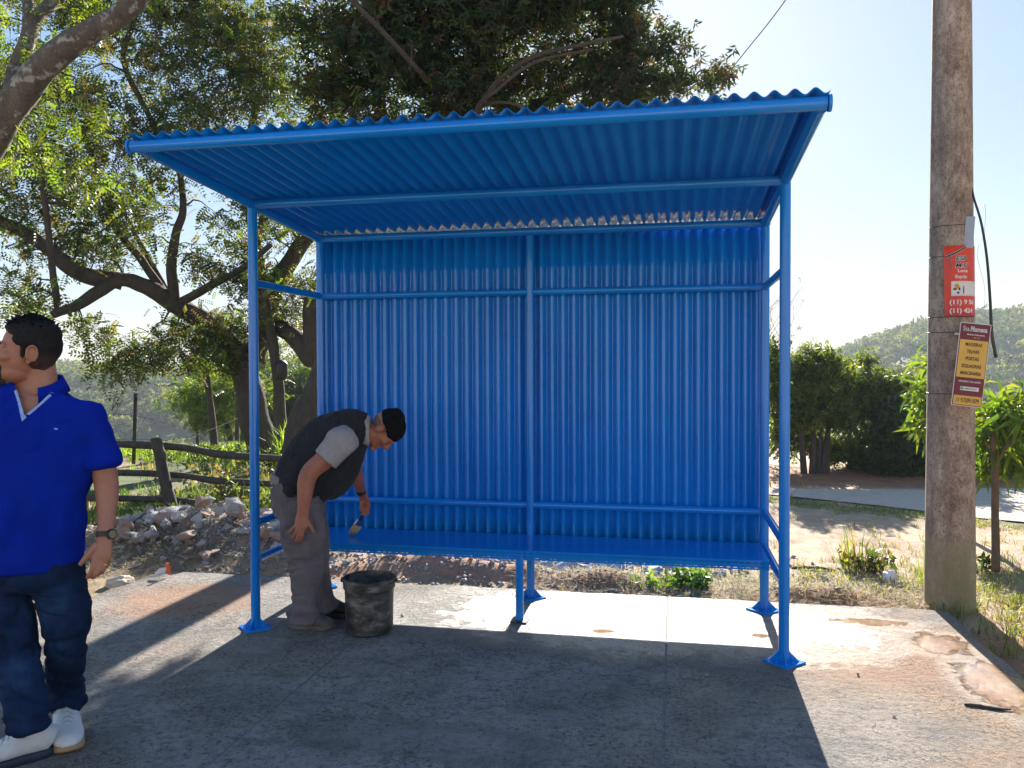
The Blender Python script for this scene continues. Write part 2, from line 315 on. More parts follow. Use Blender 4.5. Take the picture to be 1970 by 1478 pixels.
def ground_col(x, y):
    P = np.c_[x.ravel(), y.ravel()]; xf, yf = P[:, 0], P[:, 1]
    n1 = fbm(P*.9, 5, 21); n2 = fbm(P*3.5, 4, 22)
    sand = np.array([.47, .32, .20]); red = np.array([.40, .175, .085]); gr = np.array([.10, .125, .035]); straw = np.array([.30, .225, .12]); grey = np.array([.27, .25, .235])
    c = np.ones((len(xf), 3))*sand
    def blend(c, col, m): m = np.clip(m, 0, 1)[:, None]; return c*(1-m)+col*m
    c = blend(c, np.array([.34, .20, .12]), sstep(.0, .35, n2)*.55)
    # left side beyond the slab: mixed litter, path and grass
    c = blend(c, straw, (1-sstep(1.0, 2.5, xf))*.8); c = blend(c, gr, (1-sstep(-1, .5, xf))*sstep(2.5, 3.6, yf)*sstep(-.15, .2, n1+.1))
    c = blend(c, gr, sstep(-.15, .15, n1)*sstep(5.0, 5.6, yf+.55*(xf-3.8))*(1-sstep(6.0, 6.3, yf+.55*(xf-3.8)))*(xf > 1))
    c = blend(c, straw, gauss(xf, yf, 3.6, 1.75, 2.4, .45)*.85); c = blend(c, gr, gauss(xf, yf, 3.6, 1.9, 2.5, .4)*sstep(0, .3, n2)*.6)
    for m in ((.55, 1.6, .5, .26), (1.15, 1.5, .45, .2), (1.95, 1.48, .4, .2), (3.42, 1.4, .55, .22), (4.4, .2, .5, .8), (-.1, 1.35, .5, .12)):
        c = blend(c, red, gauss(xf, yf, *m)*1.7*(.8+.5*n2))
    c = blend(c, red*.8, sstep(6.75, 7.1, yf-.08*(xf-3.8))*(1-sstep(8.4, 9.5, yf))*(xf > 1.5))
    c = blend(c, grey, gauss(xf, yf, .9, 2.35, 1.3, .4)*1.2); c = blend(c, np.array([.27, .19, .15]), gauss(xf, yf, -1.7, 2.0, 1.1, .6)*1.3)
    r = np.hypot(xf-CAMP[0], yf-CAMP[1])
    c = blend(c, np.array([.07, .09, .03]), sstep(14, 20, r)*(yf > -4)); c = blend(c, np.array([.50, .43, .31]), sstep(-7, -9, yf))  # last blend: pale soil on the added bank, strengthens its bounce light
    return c
me = mesh_np(np.c_[GX.ravel(), GY.ravel(), GZ.ravel()],
    (lambda nx, ny: np.array([(np.arange(nx-1)[None, :]+np.arange(ny-1)[:, None]*nx).ravel()+k for k in (0, 1, nx+1, nx)]).T)(len(XS), len(YS)), ground_col(GX, GY), 'ground')
meta(link('ground', me, M['ground'], None, True), kind='structure')

# concrete slab with two tooled joints; the panels end short of each other
def slab():
    t = MB(); joints = [SLAB[0], .66, 2.395, SLAB[1]]
    for a, b in zip(joints[:-1], joints[1:]):
        g = .006; nx = 24; a2, b2 = a+(g if a > SLAB[0] else 0), b-(g if b < SLAB[1] else 0)
        ys = np.linspace(-5.4, SLAB[2], 90); top = []; 
        xs = np.linspace(a2, b2, nx)
        X, Y = np.meshgrid(xs, ys); Z = .0025*fbm(np.c_[X.ravel(), Y.ravel()]*2.2, 3, 31).reshape(X.shape)
        ed = fbm(np.c_[X.ravel()*5, Y.ravel()*5], 3, 33).reshape(X.shape)
        if b2 == SLAB[1]: X[:, -1] += .02*ed[:, -1]
        if a2 == SLAB[0]: X[:, 0] += .05*ed[:, 0]
        Y[-1, :] += .025*ed[-1, :]
        V = np.c_[X.ravel(), Y.ravel(), Z.ravel()]; n0 = len(V); F = [(j*nx+i, j*nx+i+1, (j+1)*nx+i+1, (j+1)*nx+i) for j in range(len(ys)-1) for i in range(nx-1)]
        ring = [j*nx for j in range(len(ys))]+[(len(ys)-1)*nx+i for i in range(1, nx)]+[j*nx+nx-1 for j in range(len(ys)-2, -1, -1)]+[i for i in range(nx-2, 0, -1)]
        low = V[ring].copy(); low[:, 2] = -.09; V = np.vstack([V, low]); m = len(ring)
        F += [(ring[k], ring[(k+1) % m], n0+(k+1) % m, n0+k) for k in range(m)]
        t.add(V, F)
    o = t.build('concrete_slab', M['slab'], None, False); meta(o, kind='structure')
slab()
jm = simple('joint_filler', (.36, .34, .31), (.17, .16, .15), .95, 30, .6, .01)
for x in (.66, 2.395):
    V, F = [], []; ys = np.linspace(-5.3, 1.12, 120)
    for y in ys: wv = .007; V += [(x-wv, y, -.0035), (x+wv, y, -.0035)]
    F = [(2*i, 2*i+1, 2*i+3, 2*i+2) for i in range(len(ys)-1)]
    b = MB().add(V, F); o = b.build('joint_strip', jm); meta(o, kind='structure')
# asphalt road beyond the dirt
def road():
    f_edge = catmull([(-4, 9.3), (0, 7.8), (2.5, 6.65), (3.7, 6.0), (5.9, 4.6), (9, 2.9), (14, 1.2), (30, -1)], 8); b_edge = catmull([(-4, 10.2), (0, 8.4), (2.5, 7.1), (3.8, 6.62), (6.9, 7.05), (10, 7.3), (15, 6.4), (32, 4)], 8)
    V = []; n = 8
    for a, b in zip(f_edge, b_edge):
        for k in range(n): p = a+(b-a)*k/(n-1); V.append((p[0], p[1], ground_h(np.array([p[0]]), np.array([p[1]]))[0]+.014))
    F = [(i*n+k, (i+1)*n+k, (i+1)*n+k+1, i*n+k+1) for i in range(len(f_edge)-1) for k in range(n-1)]
    meta(MB().add(V, F).build('road', simple('pale_road_surface', (.52, .42, .33), (.41, .33, .26), .9, 14, .6, .01), None, True), kind='structure')
road()
# ---------------- bus shelter ----------------
W, DP, ZF, ZB, OH = 3.0, .931, 2.509, 2.451, 1.03
SLP = (ZF-ZB)/DP; ZP = ZF+SLP*OH
H1, H2, HB = 2.05, .627, .43
sh = empty('bus_shelter', (1.5, .45, 0), 'blue steel bus shelter with corrugated roof, corrugated back wall and long bench', 'bus shelter')
def pipe(name, a, b, r=.027, parent=sh, extra=None):
    m = MB().tube([a, b], r, 24)
    if 'rail' in name or 'beam' in name:      # weld beads where the tube meets the posts
        A, B = np.array(a, float), np.array(b, float); d = nrm(B-A)
        for q, sg_ in ((A, 1), (B, -1)):
            p = q+d*sg_*.026; u = nrm(np.cross(d, (.2, .1, 1))); v = np.cross(d, u); R_ = [p+(u*math.cos(t)+v*math.sin(t))*(r+.0005)+d*.002*math.sin(5*t) for t in np.linspace(0, 2*math.pi, 25)]
            m.tube(R_, [.0032+.0012*math.sin(7*t) for t in range(25)], 6, False, d)
    return m.build(name, M['paint'], parent, auto=50)
def base_plate(x, y, par, fins=True, s=.15, rot=0.0):
    m = MB(); m.box((x, y, .005), (s, s, .010), Matrix.Rotation(math.pi/4, 3, 'Z'))
    for k in range(4):
        a = rot+k*math.pi/2; d = np.array([math.cos(a), math.sin(a), 0]); n = np.array([-d[1], d[0], 0])*.003
        p = np.array([x, y, 0.0]); A, B, C_ = p+d*.02+[0, 0, .010], p+d*.078+[0, 0, .010], p+d*.02+[0, 0, .070]
        m.add([A-n, B-n, C_-n, A+n, B+n, C_+n], [(0, 1, 2), (5, 4, 3), (0, 3, 4, 1), (1, 4, 5, 2), (2, 5, 3, 0)])
    o = m.build('base_plate', M['paint'], par)
    for sx in (-1, 1):
        for sy in (-1, 1):
            b = MB().tube([(x+sx*s*.26, y+sy*s*.26, .010), (x+sx*s*.26, y+sy*s*.26, .019)], .008, 6)
            bo = b.build('bolt', M['paint'], o)
    return o
for x in (0, W):
    p = pipe('post', (x, 0, .005), (x, 0, ZF-.0), .0275); base_plate(x, 0, p, True, .155)
    p = pipe('post', (x, DP, .005), (x, DP, ZB), .0275); base_plate(x, DP, p, True, .16)
XC = 1.495
p = pipe('post', (XC, DP, .005), (XC, DP, ZB-.027), .0265); base_plate(XC, DP, p, True, .15)
p = pipe('bench_leg', (1.517, .42, .005), (1.517, .42, HB-.03), .024); MB().box((1.517, .42, .005), (.10, .09, .01)).build('foot_plate', M['black'], p)
def at_roof(x, y, dz=0): return (x, y, ZF-SLP*y+dz)
# roof frame
fp = pipe('front_pipe', (-.035, -OH, ZP), (W+.02, -OH, ZP), .0275)
for x, s in ((-.04, -1), (W+.025, 1)):
    MB().tube([(x, -OH, ZP), (x+s*.012, -OH, ZP)], .034, 20).build('end_cap', M['paint'], fp, auto=40)
pipe('roof_beam', (0, 0, ZF), (W, 0, ZF), .026); pipe('roof_beam', (0, DP, ZB), (W, DP, ZB), .026)
for x in (0, W): pipe('side_beam', at_roof(x, -OH), at_roof(x, DP), .0285)
# wall rails and side rails
for z in (H1, H2): pipe('wall_rail', (0, DP, z), (XC-.02, DP, z), .023); pipe('wall_rail', (XC+.02, DP, z), (W, DP, z), .023)
for x in (0, W):
    for z in (H1, H2, HB-.02): pipe('side_rail', (x, 0, z), (x, DP, z), .0225)
# roof sheet: sinusoidal, 76 mm pitch, real thickness
def corr(u0, u1, pitch, amp, fn, L, thick=.0012, per=12, rows=2, phase=0.0, broad=False):
    n = int((u1-u0)/pitch*per)+1; us = np.linspace(u0, u1, n); hh = amp*np.sin(2*math.pi*(us-u0)/pitch+phase)
    if broad: hh = amp*(1-2*(.01+.99*(.5+.5*np.sin(2*math.pi*(us-u0)/pitch+phase)))**.72)      # wide ribs, narrow valleys
    V = []
    for k, t_ in enumerate((0, thick)):
        for j in range(rows):
            for u, h in zip(us, hh): V.append(fn(u, L[0]+(L[1]-L[0])*j/(rows-1), h+t_))
    F = []; nn = n*rows
    for j in range(rows-1):
        for i in range(n-1):
            a = j*n+i; F.append((a, a+1, a+n+1, a+n)); F.append((nn+a, nn+a+n, nn+a+n+1, nn+a+1))
    for i in range(n-1):
        F.append((i, nn+i, nn+i+1, i+1)); b = (rows-1)*n; F.append((b+i, b+i+1, nn+b+i+1, nn+b+i))
    for j in range(rows-1):
        F.append((j*n, (j+1)*n, nn+(j+1)*n, nn+j*n)); F.append((j*n+n-1, nn+j*n+n-1, nn+(j+1)*n+n-1, (j+1)*n+n-1))
    return V, F
rf = MB(); V, F = corr(-.03, W+.030, .0765, .0122, lambda u, y, h: (u, y, ZF-SLP*y+.027+.0122+h+.002*math.sin(u*2.1)), (-OH-.035, DP+.11), rows=14); rf.add(V, F)
rf.build('roof_sheet', M['paint'], sh, True)
# back wall: two corrugated sheets behind the frame, the right one lapping the left
for a, b, off in ((.0, 1.50, 0.0), (1.47, W, .004)):
    V, F = corr(a, b, .0735, .0200, lambda u, z, h, off=off: (u, DP+.0490+off+h, z), (HB-.035, ZB-.012), rows=10, per=18, broad=True)
    MB().add(V, F).build('wall_sheet', M['paint'], sh, True)
MB().box((W/2, DP+.052, HB-.045), (W-.02, .055, .030)).build('bottom_angle', M['paint'], sh)
# bench: folded seat with a slotted front lip
def bench():
    x0, x1, y0, y1, z = .03, W-.025, .435, DP-.005, HB
    seat = MB(); seat.box(((x0+x1)/2, (y0+y1)/2+.002, z-.002), (x1-x0, y1-y0-.004, .004)); so_ = seat.build('bench_seat', M['paint'], sh)
    lip = MB(); pitch = .0375; n = int((x1-x0)/pitch); xs = [x0]
    for i in range(n): xs += [x0+i*pitch+.006, x0+i*pitch+.030]
    xs.append(x1); zs = [z-.056, z-.046, z-.039, z-.020, z-.013, z+.0]
    for j in range(5):
        for i in range(len(xs)-1):
            if j in (1, 3) and i % 2 == 1: continue
            a, b, c, d = xs[i], xs[i+1], zs[j], zs[j+1]
            lip.add([(a, y0-.003, c), (b, y0-.003, c), (b, y0-.003, d), (a, y0-.003, d), (a, y0, c), (b, y0, c), (b, y0, d), (a, y0, d)], [(0, 1, 2, 3), (7, 6, 5, 4), (0, 4, 5, 1), (3, 2, 6, 7), (0, 3, 7, 4), (1, 5, 6, 2)])
    lip.build('slotted_lip', M['paint'], so_)
    m = MB(); m.box(((x0+x1)/2, y0+.045, z-.03), (x1-x0, .04, .04)); m.build('bench_beam', M['paint'], so_)
bench()

# ---------------- foliage machinery ----------------
def rand_rot(n, droop=.0):
    """local frames (n,3,3): x axis = frond direction"""
    d = rng.normal(size=(n, 3)); d[:, 2] = d[:, 2]*.6-droop; d /= np.linalg.norm(d, axis=1)[:, None]
    u = rng.normal(size=(n, 3))*.6+[0, 0, 1]; s = np.cross(u, d); s /= np.linalg.norm(s, axis=1)[:, None]+1e-9
    return np.stack([d, s, np.cross(d, s)], 1)
def leaflet(base, d, side, L, wd):
    base, d, side = map(np.asarray, (base, d, side)); return [base, base+d*L*.45+side*wd, base+d*L, base+d*L*.45-side*wd]
def t_pinnate(k=6, L=.16, l=.045, wd=.011):
    out = []
    for i in range(k):
        x = L*(.15+.85*i/(k-1))
        for s in (-1, 1): out += leaflet((x, 0, -.4*x*x/L), nrm((.45, s, -.15)), nrm((1, -s*.45, .2)), l*(1-.3*abs(i/(k-1)-.5)), wd)
    out += leaflet((L, 0, -.4*L), (1, 0, -.3), (0, 1, 0), l, wd)
    return np.array(out).reshape(-1, 4, 3)
def t_whorl(k=7, l=.13, wd=.016, droop=.5):
    out = []
    for i in range(k):
        a = 2*math.pi*i/k+.3*i; e = .35+.5*((i*37) % 10)/10
        d = nrm((e, math.cos(a), math.sin(a)-droop*.3)); s = nrm(np.cross(d, (.3, .2, 1))); b = np.array((.02*i/k*3, 0, 0))
        out += [b, b+d*l*.4+s*wd, b+d*l*.8+np.array((0, 0, -l*.12))+s*wd*.5, b+d*l+np.array((0, 0, -l*.22))] if False else leaflet(b, d, s, l*(.8+.4*((i*53) % 7)/7), wd)
    return np.array(out).reshape(-1, 4, 3)
def t_mango(k=3, l=.18, wd=.0175):
    V = []
    for i in range(k):
        a = 2*math.pi*i/k; d0 = nrm((.35, math.cos(a), math.sin(a))); s = nrm(np.cross(d0, (1, .1, .2)))
        p0 = np.array((.02, 0, 0)); p1 = p0+d0*l*.3; p2 = p0+d0*l*.6+np.array((0, 0, -l*.16)); p3 = p0+d0*l*.85+np.array((0, 0, -l*.48))
        V += [p0, p1-s*wd, p2-s*wd*.8, (p1+p2)/2]; V += [p0, (p1+p2)/2, p2+s*wd*.8, p1+s*wd]; V += [(p1+p2)/2, p2-s*wd*.8, p3, p2+s*wd*.8]
    return np.array(V).reshape(-1, 4, 3)
def scatter(tpl, pos, size=(.8, 1.25), droop=.3, cols=None, R=None, name='crown'):
    n = len(pos); R = rand_rot(n, droop) if R is None else R; sc = rng.uniform(*size, n)
    L = tpl.shape[0]; V = np.einsum('ljk,nki->nlji', tpl, R)*sc[:, None, None, None]+pos[:, None, None, :]
    F = np.arange(n*L*4, dtype=np.int32).reshape(-1, 4)
    cc = cols[rng.integers(0, len(cols), n)]*rng.uniform(.7, 1.3, n)[:, None]; cc = np.repeat(cc, L, 0)*rng.uniform(.85, 1.15, n*L)[:, None]
    return V.reshape(-1, 3), F, cc
def clumps_px(lst):
    """(px, py, depth, radius_px, flatten) -> centres and radii in metres"""
    return [(at(a, b, D), r*D/FPX, fl) for a, b, D, r, fl in lst]
def sub_centres(clumps, per, shell=.55):
    out = []
    for c, r, fl in clumps:
        n = max(3, int(per*(r/.8)**2)); d = rng.normal(size=(n, 3)); d /= np.linalg.norm(d, axis=1)[:, None]
        q = c+d*(r*rng.uniform(shell, 1, n)**.6)[:, None]*[1, 1, fl]; out.append(np.c_[q, np.ones(n)*r])
    return np.vstack(out)
def tree(name, label, cat, base, limbs, clumps, tpl, per, nfr, spread, cols, bark, group=None, droop=.3, twig_r=.008, size=(.8, 1.25), shell=.5, leafmat=None, twigs=True, twig_mat=None):
    root = empty(name, base, label, cat, group)
    tb = MB(); samples = []
    for pts, r0, r1, in limbs:
        P = catmull(pts, 8); P = P+np.c_[[fbm(P*1.2+k*9, 3, 41+k) for k in range(3)]].T*min(.12, r0*.5)
        rs = r0+(r1-r0)*np.linspace(0, 1, len(P))**.8; rs = rs*(1+.16*fbm(P*3, 3, 44)); tb.tube(P, rs, 12)
        samples.append(np.c_[P, rs])
    tb.build('trunk', bark, root, True)
    sub = sub_centres(clumps, per, shell); SP = np.vstack(samples) if samples else None
    if twigs and SP is not None:
        tw = MB()
        for q in sub:
            d = np.linalg.norm(SP[:, :3]-q[:3], axis=1)+SP[:, 3]*-2; i = int(np.argmin(d+rng.uniform(0, .35, len(d)))); a = SP[i, :3]; L = np.linalg.norm(q[:3]-a)
            m = (a+q[:3])/2+np.array([0, 0, .16*L])+rng.normal(size=3)*L*.09
            P = catmull([a, m, q[:3]], 4); P = P+rng.normal(size=P.shape)*L*.012; tw.tube(P, np.linspace(min(SP[i, 3]*.6, twig_r*(1.2+L)), twig_r*.3, len(P)), 5, False)
            if len(SP) < 2500: SP = np.vstack([SP, np.c_[P[3:6], np.ones(3)*.008]])
        tw.build('twigs', twig_mat or bark, root, True)
    pos = np.repeat(sub[:, :3], nfr, 0); pos = pos+rng.normal(size=pos.shape)*spread*np.repeat(np.minimum(1.4, .6+sub[:, 3:4]*.4), nfr, 0)*[1, 1, .7]
    V, F, cc = scatter(tpl, pos, size, droop, np.array(cols)); link('crown', mesh_np(V, F, cc, 'crown'), leafmat or M['leaf'], root)
    return root
G_DK = [(.030, .050, .018), (.040, .062, .022), (.055, .075, .025), (.045, .050, .022)]
G_MD = [(.055, .085, .022), (.075, .105, .028), (.10, .125, .03), (.05, .07, .025)]
G_LT = [(.12, .19, .03), (.16, .22, .035), (.20, .22, .04), (.09, .14, .03)]
G_OL = [(.060, .080, .028), (.085, .095, .034), (.13, .12, .04), (.045, .06, .025), (.16, .11, .05)]
PIN = t_pinnate(); PINB = t_pinnate(6, .22, .065, .015); WH = t_whorl(7, .092, .0125)
# the leaning trunk close on the left
tree('leaning_tree', 'tall tree with a thick lichen spotted trunk leaning in at the top left corner', 'tree', gp(-420, 1010),
     [([gp(-420, 1010), at(-330, 700, 6.8), at(-130, 430, 6.5), at(-20, 290, 6.3), at(35, 195, 6.25), at(80, 135, 6.2), at(140, 85, 6.2), at(205, 38, 6.2), at(270, -15, 6.2), at(420, -160, 6.4), at(520, -320, 6.6)], .155, .06),
      ([at(18, 215, 6.3), at(28, 150, 6.5), at(52, 80, 6.6), at(70, 35, 6.7), at(115, -8, 6.9), at(170, -60, 7)], .075, .05),
      ([at(55, 60, 6.7), at(48, -60, 6.9), at(20, -200, 7)], .05, .03), ([at(-30, 300, 6.3), at(-120, 260, 6.2), at(-260, 120, 6)], .09, .05)],
     clumps_px([(20, 30, 6.9, 90, .7), (120, 130, 6.6, 60, .8), (180, 215, 6.5, 42, 1.0), (60, 265, 6.4, 28, 1.0), (190, 330, 7, 70, .9), (90, 300, 7.2, 60, .8), (210, -60, 6.8, 120, .6), (-60, 200, 6.8, 120, .8)]),
     PIN, 40, 10, .17, G_LT+G_LT+G_MD, M['bark_l'], droop=.7, twig_r=.006, size=(.8, 1.2))
# the big spreading tree behind the fence
L0 = 13.5
tree('spreading_tree', 'large spreading tree with dark forked trunk behind the rail fence left of the shelter', 'tree', at(505, 885, 14),
     [([at(512, 893, 14), at(495, 820, 13.9), at(478, 740, 13.8), at(452, 675, 13.7), at(405, 625, 13.5), at(330, 580, 13.3), at(275, 552, 13), at(225, 545, 12.8), at(150, 585, 12.4), at(95, 605, 12)], .30, .06),
      ([at(235, 545, 12.9), at(150, 525, 12.6), at(90, 475, 12.3), at(20, 430, 12), at(-80, 400, 12)], .15, .08),
      ([at(335, 580, 13.3), at(328, 520, 13.1), at(338, 450, 13), at(352, 400, 13), at(345, 330, 13)], .10, .05),
      ([at(320, 572, 13.3), at(270, 500, 13), at(225, 440, 12.9), at(205, 380, 12.8), at(160, 250, 12.8)], .08, .03),
      ([at(320, 560, 13.3), at(260, 450, 13.4), at(230, 380, 13.5)], .05, .03),
      ([at(345, 582, 13.3), at(410, 545, 13.2), at(460, 520, 13), at(520, 470, 13)], .08, .04),
      ([at(490, 700, 13.8), at(510, 600, 13.8), at(530, 540, 13.8), at(590, 455, 13.8), at(680, 380, 14)], .20, .12),
      ([at(480, 720, 13.8), at(500, 600, 14), at(495, 480, 14.2), at(470, 330, 14.3), at(500, 180, 14.5)], .14, .06),
      ([at(500, 610, 13.6), at(555, 640, 13.2), at(580, 665, 13), at(605, 690, 12.9), at(600, 600, 13), at(615, 560, 13)], .14, .16),
      ([at(110, 600, 12.2), at(98, 480, 12), at(85, 380, 11.8), at(70, 300, 11.7)], .055, .035),
      ([at(345, 330, 13), at(290, 230, 12.8), at(240, 120, 12.6), at(260, 40, 12.6)], .05, .04)],
     clumps_px([(60, 440, 12.5, 80, .7), (180, 480, 12.8, 55, .6), (150, 350, 12.5, 80, .8), (270, 350, 12.8, 70, .8), (235, 440, 12.8, 60, .6), (60, 300, 12.2, 95, .9), (360, 240, 13, 85, .8), (450, 210, 13.8, 75, .9),
                (230, 230, 12.4, 90, .8), (330, 130, 13, 80, .8), (420, 70, 13.5, 100, .8), (520, 90, 14, 90, .8), (530, 200, 14, 60, .9), (110, 170, 12.3, 80, .9), (20, 180, 12, 80, .9), (200, 40, 12.6, 80, .6),
                (330, -40, 13, 120, .6), (120, -60, 12.5, 120, .6), (550, 420, 13.6, 55, .9), (470, 430, 13.8, 62, .9), (520, 520, 13.5, 45, .8), (440, 520, 13.3, 50, .6), (575, 540, 13.4, 40, .8), (390, 500, 13.2, 35, .6),
                (400, 620, 13.2, 55, .45), (330, 670, 13, 60, .4), (250, 695, 12.8, 55, .45), (230, 650, 12.8, 40, .5), (420, 670, 13.3, 50, .5), (40, 560, 12, 60, .6), (150, 625, 12.2, 30, .6), (560, 600, 13.6, 40, .8), (500, 340, 14, 55, .9)]),
     PINB, 31, 19, .23, G_OL+G_OL+G_MD+G_LT[:2]+[(.10, .15, .03)], M['bark'], droop=.35, twig_r=.011, size=(.8, 1.3))
# dense tree behind the shelter
tree('dense_dark_tree', 'dense dark evergreen tree rising behind the shelter roof', 'tree', gp(905, 898),
     [([gp(905, 898), at(900, 700, 12), at(890, 480, 11.6), at(900, 250, 11), at(940, 60, 10.8), at(980, -150, 10.8)], .28, .12),
      ([at(895, 300, 10.6), at(925, 205, 9.4), at(965, 150, 8.9), at(1030, 108, 8.7), at(1130, 84, 8.7), at(1200, 70, 8.8)], .035, .016),
      ([at(895, 320, 10.4), at(915, 215, 9.2), at(955, 175, 8.8), at(1030, 120, 8.6), at(1140, 95, 8.7)], .028, .014),
      ([at(925, 205, 9.2), at(960, 197, 8.9), at(1000, 205, 8.8), at(1030, 235, 8.8)], .02, .012),
      ([at(870, 250, 10.6), at(835, 175, 9.6), at(785, 112, 8.9), at(720, 45, 8.5), at(655, -20, 8.4), at(560, -120, 8.4)], .035, .02), ([at(900, 350, 10.8), at(750, 250, 10.2), at(720, 120, 9.8), at(700, -50, 9.5)], .12, .05),
      ([at(930, 260, 10.8), at(1080, 180, 10.4), at(1220, 150, 10.2), at(1330, 160, 10)], .10, .03)],
     clumps_px([(660, 90, 9.8, 100, 1), (640, 190, 9.9, 65, 1), (780, 60, 9.8, 120, 1), (760, 190, 9.6, 95, .9), (900, 60, 10, 120, 1), (880, 190, 10, 90, .9), (1020, 50, 10, 125, .9), (1010, 190, 10.3, 80, .7), (1150, 40, 10.2, 110, .9),
                (1130, 160, 10.4, 85, .8), (1222, 60, 10.2, 62, 1.1), (1230, 170, 10.2, 65, .8), (1288, 95, 10, 36, 1.1), (1310, 165, 9.9, 45, .9), (1372, 152, 9.8, 30, 1.0), (1210, -50, 10.2, 50, .8), (800, -80, 10, 180, .8), (1050, -80, 10, 160, .8), (600, 20, 10, 60, 1),
                (700, 330, 10.6, 90, .8), (820, 350, 11, 110, .8), (960, 360, 11, 110, .8), (1080, 330, 11, 80, .8)]),
     WH, 34, 36, .20, G_DK+G_DK+G_MD[:1]+[(.09, .11, .03), (.13, .07, .03)], M['bark'], droop=.9, twig_r=.010, size=(.8, 1.3), shell=.35, twig_mat=M['bark'])
# slim trunks behind the fence
def slim(px, py0, py1, D, r, bend, label, crown):
    b = at(px, py0, D); tree('slim_tree', label, 'tree', b, [([b, at(px+bend*.4, (py0+py1)/2, D), at(px+bend, py1, D), at(px+bend*.8-20, py1-90, D)], r, r*.6)], clumps_px(crown), PIN, 34, 16, .26, G_MD+G_OL, M['bark'], droop=.35, twig_r=.008)
slim(412, 868, 680, 15.5, .075, -22, 'slim bare trunked tree between the tilted fence post and the big forked trunk', [(380, 640, 15.5, 60, .5), (440, 620, 15.6, 50, .6)])
slim(455, 872, 700, 16.5, .05, 4, 'thinnest tree close beside the left of the big forked trunk', [(450, 640, 16.5, 45, .6)])
slim(545, 860, 650, 13, .11, -22, 'tree with a dark pot hung on its trunk between the left shelter posts', [(520, 600, 13, 50, .6), (570, 560, 13, 45, .8)])
b = at(560, 870, 11.5)
tree('stout_tree', 'leaning mossy trunk right behind the bending man', 'tree', b, [([at(560, 880, 11.5), at(585, 800, 11.6), at(612, 745, 11.7), at(650, 640, 11.9), at(700, 500, 12)], .20, .15)], clumps_px([(720, 480, 12, 80, .8), (660, 560, 12, 50, .8)]), PIN, 30, 14, .25, G_MD, M['bark'])
pot = MB(); c = at(541, 712, 12.8)
a_ = np.linspace(0, 1, 9); pot.tube([c+np.array([0, 0, -.16+.32*t]) for t in a_], [.05, .085, .10, .105, .105, .10, .105, .09, .03], 16)
meta(pot.build('hanging_pot', M['black'], None, True), 'dark round pot hanging on a tree trunk seen between the left shelter posts', 'pot')
# light green tree and the green mass further down the slope
tree('light_green_tree', 'small bright yellow green tree on the slope beyond the fence', 'tree', at(445, 885, 19), [([at(445, 900, 19), at(440, 830, 19), at(410, 790, 19), at(380, 765, 19)], .09, .03)],
     clumps_px([(380, 765, 19, 45, .6), (350, 755, 19, 28, .6), (430, 790, 19, 45, .6), (470, 760, 19, 40, .7), (400, 805, 19, 30, .6), (440, 735, 19.5, 40, .6)]), PIN, 60, 18, .26, G_LT, M['bark'], twig_r=.008, size=(1, 1.6))
for k, (px, py, D, r, lb) in enumerate([(560, 770, 24, 75, 'rounded green tree down the slope seen between the left shelter posts'), (470, 700, 27, 70, 'green tree down the slope behind the forked trunk'), (620, 730, 26, 60, 'green tree down the slope just left of the back wall')]):
    tree('slope_tree', lb, 'tree', at(px, 930, D), [([at(px, 960, D), at(px, 850, D), at(px+5, py, D)], .16, .06)], clumps_px([(px, py, D, r, .9), (px-r*.6, py+30, D, r*.6, .8), (px+r*.5, py+40, D, r*.7, .8)]), PINB, 30, 18, .5, G_MD+G_LT[:1], M['bark'], twigs=False, size=(1.3, 2))
# bushy trees beyond the road on the right
def bushy(base, name, label, cl, cols, stems, spread=.13, per=110, nfr=20):
    tree(name, label, 'tree' if 'tree' in name else 'bush', base, stems, clumps_px(cl), t_whorl(7, .085, .013), per, nfr, spread, cols, M['bark'], droop=.2, twig_r=.006, shell=.3)
g0 = gp(1560, 925)
def stems(lst, D): return [([at(a, 925, D), at(a+dx*.4, 850, D), at(a+dx, 760, D)], .05, .025) for a, dx in lst]
bushy(gp(1565, 922), 'bushy_tree', 'tallest bushy tree beyond the road with several thin stems showing, right of the shelter', [(1555, 700, 11.8, 42, 1), (1520, 740, 11.8, 42, 1), (1590, 745, 11.8, 48, 1), (1545, 790, 11.8, 50, .8), (1600, 800, 11.8, 40, .8), (1500, 690, 12, 30, 1), (1500, 850, 12.2, 34, 1), (1640, 740, 12, 34, 1), (1560, 855, 12.1, 34, .8), (1610, 860, 12.1, 34, .8), (1500, 780, 12, 34, 1), (1575, 690, 11.9, 34, 1)], G_MD+G_MD+G_LT, stems([(1548, -14), (1562, 4), (1572, 12), (1580, 22), (1590, 5)], 11.8))
bushy(gp(1665, 915), 'bushy_tree', 'lighter green bushy tree in the middle of the hedge beyond the road', [(1660, 750, 12.4, 42, 1), (1700, 770, 12.4, 36, 1), (1650, 820, 12.3, 42, 1), (1690, 840, 12.3, 40, .9), (1625, 870, 12.4, 28, .8), (1672, 712, 12.5, 26, 1.1), (1715, 730, 12.5, 30, 1), (1750, 745, 12.5, 28, 1), (1630, 720, 12.4, 26, 1), (1660, 880, 12.3, 34, .8)], G_MD+G_LT+[(.12, .15, .04)], stems([(1660, 0), (1680, 8)], 12.4))
bushy(gp(1735, 930), 'dark_bush', 'darkest densest bush reaching the ground just left of the concrete pole', [(1735, 815, 11.7, 48, 1), (1770, 790, 11.7, 45, 1), (1720, 870, 11.6, 45, .9), (1765, 880, 11.6, 48, .9), (1700, 900, 11.7, 30, .8), (1800, 830, 11.8, 50, 1), (1740, 915, 11.6, 30, .5), (1790, 915, 11.6, 30, .5)], G_MD+G_DK, stems([(1705, 4), (1712, 8)], 11.7), .12, 160, 22)
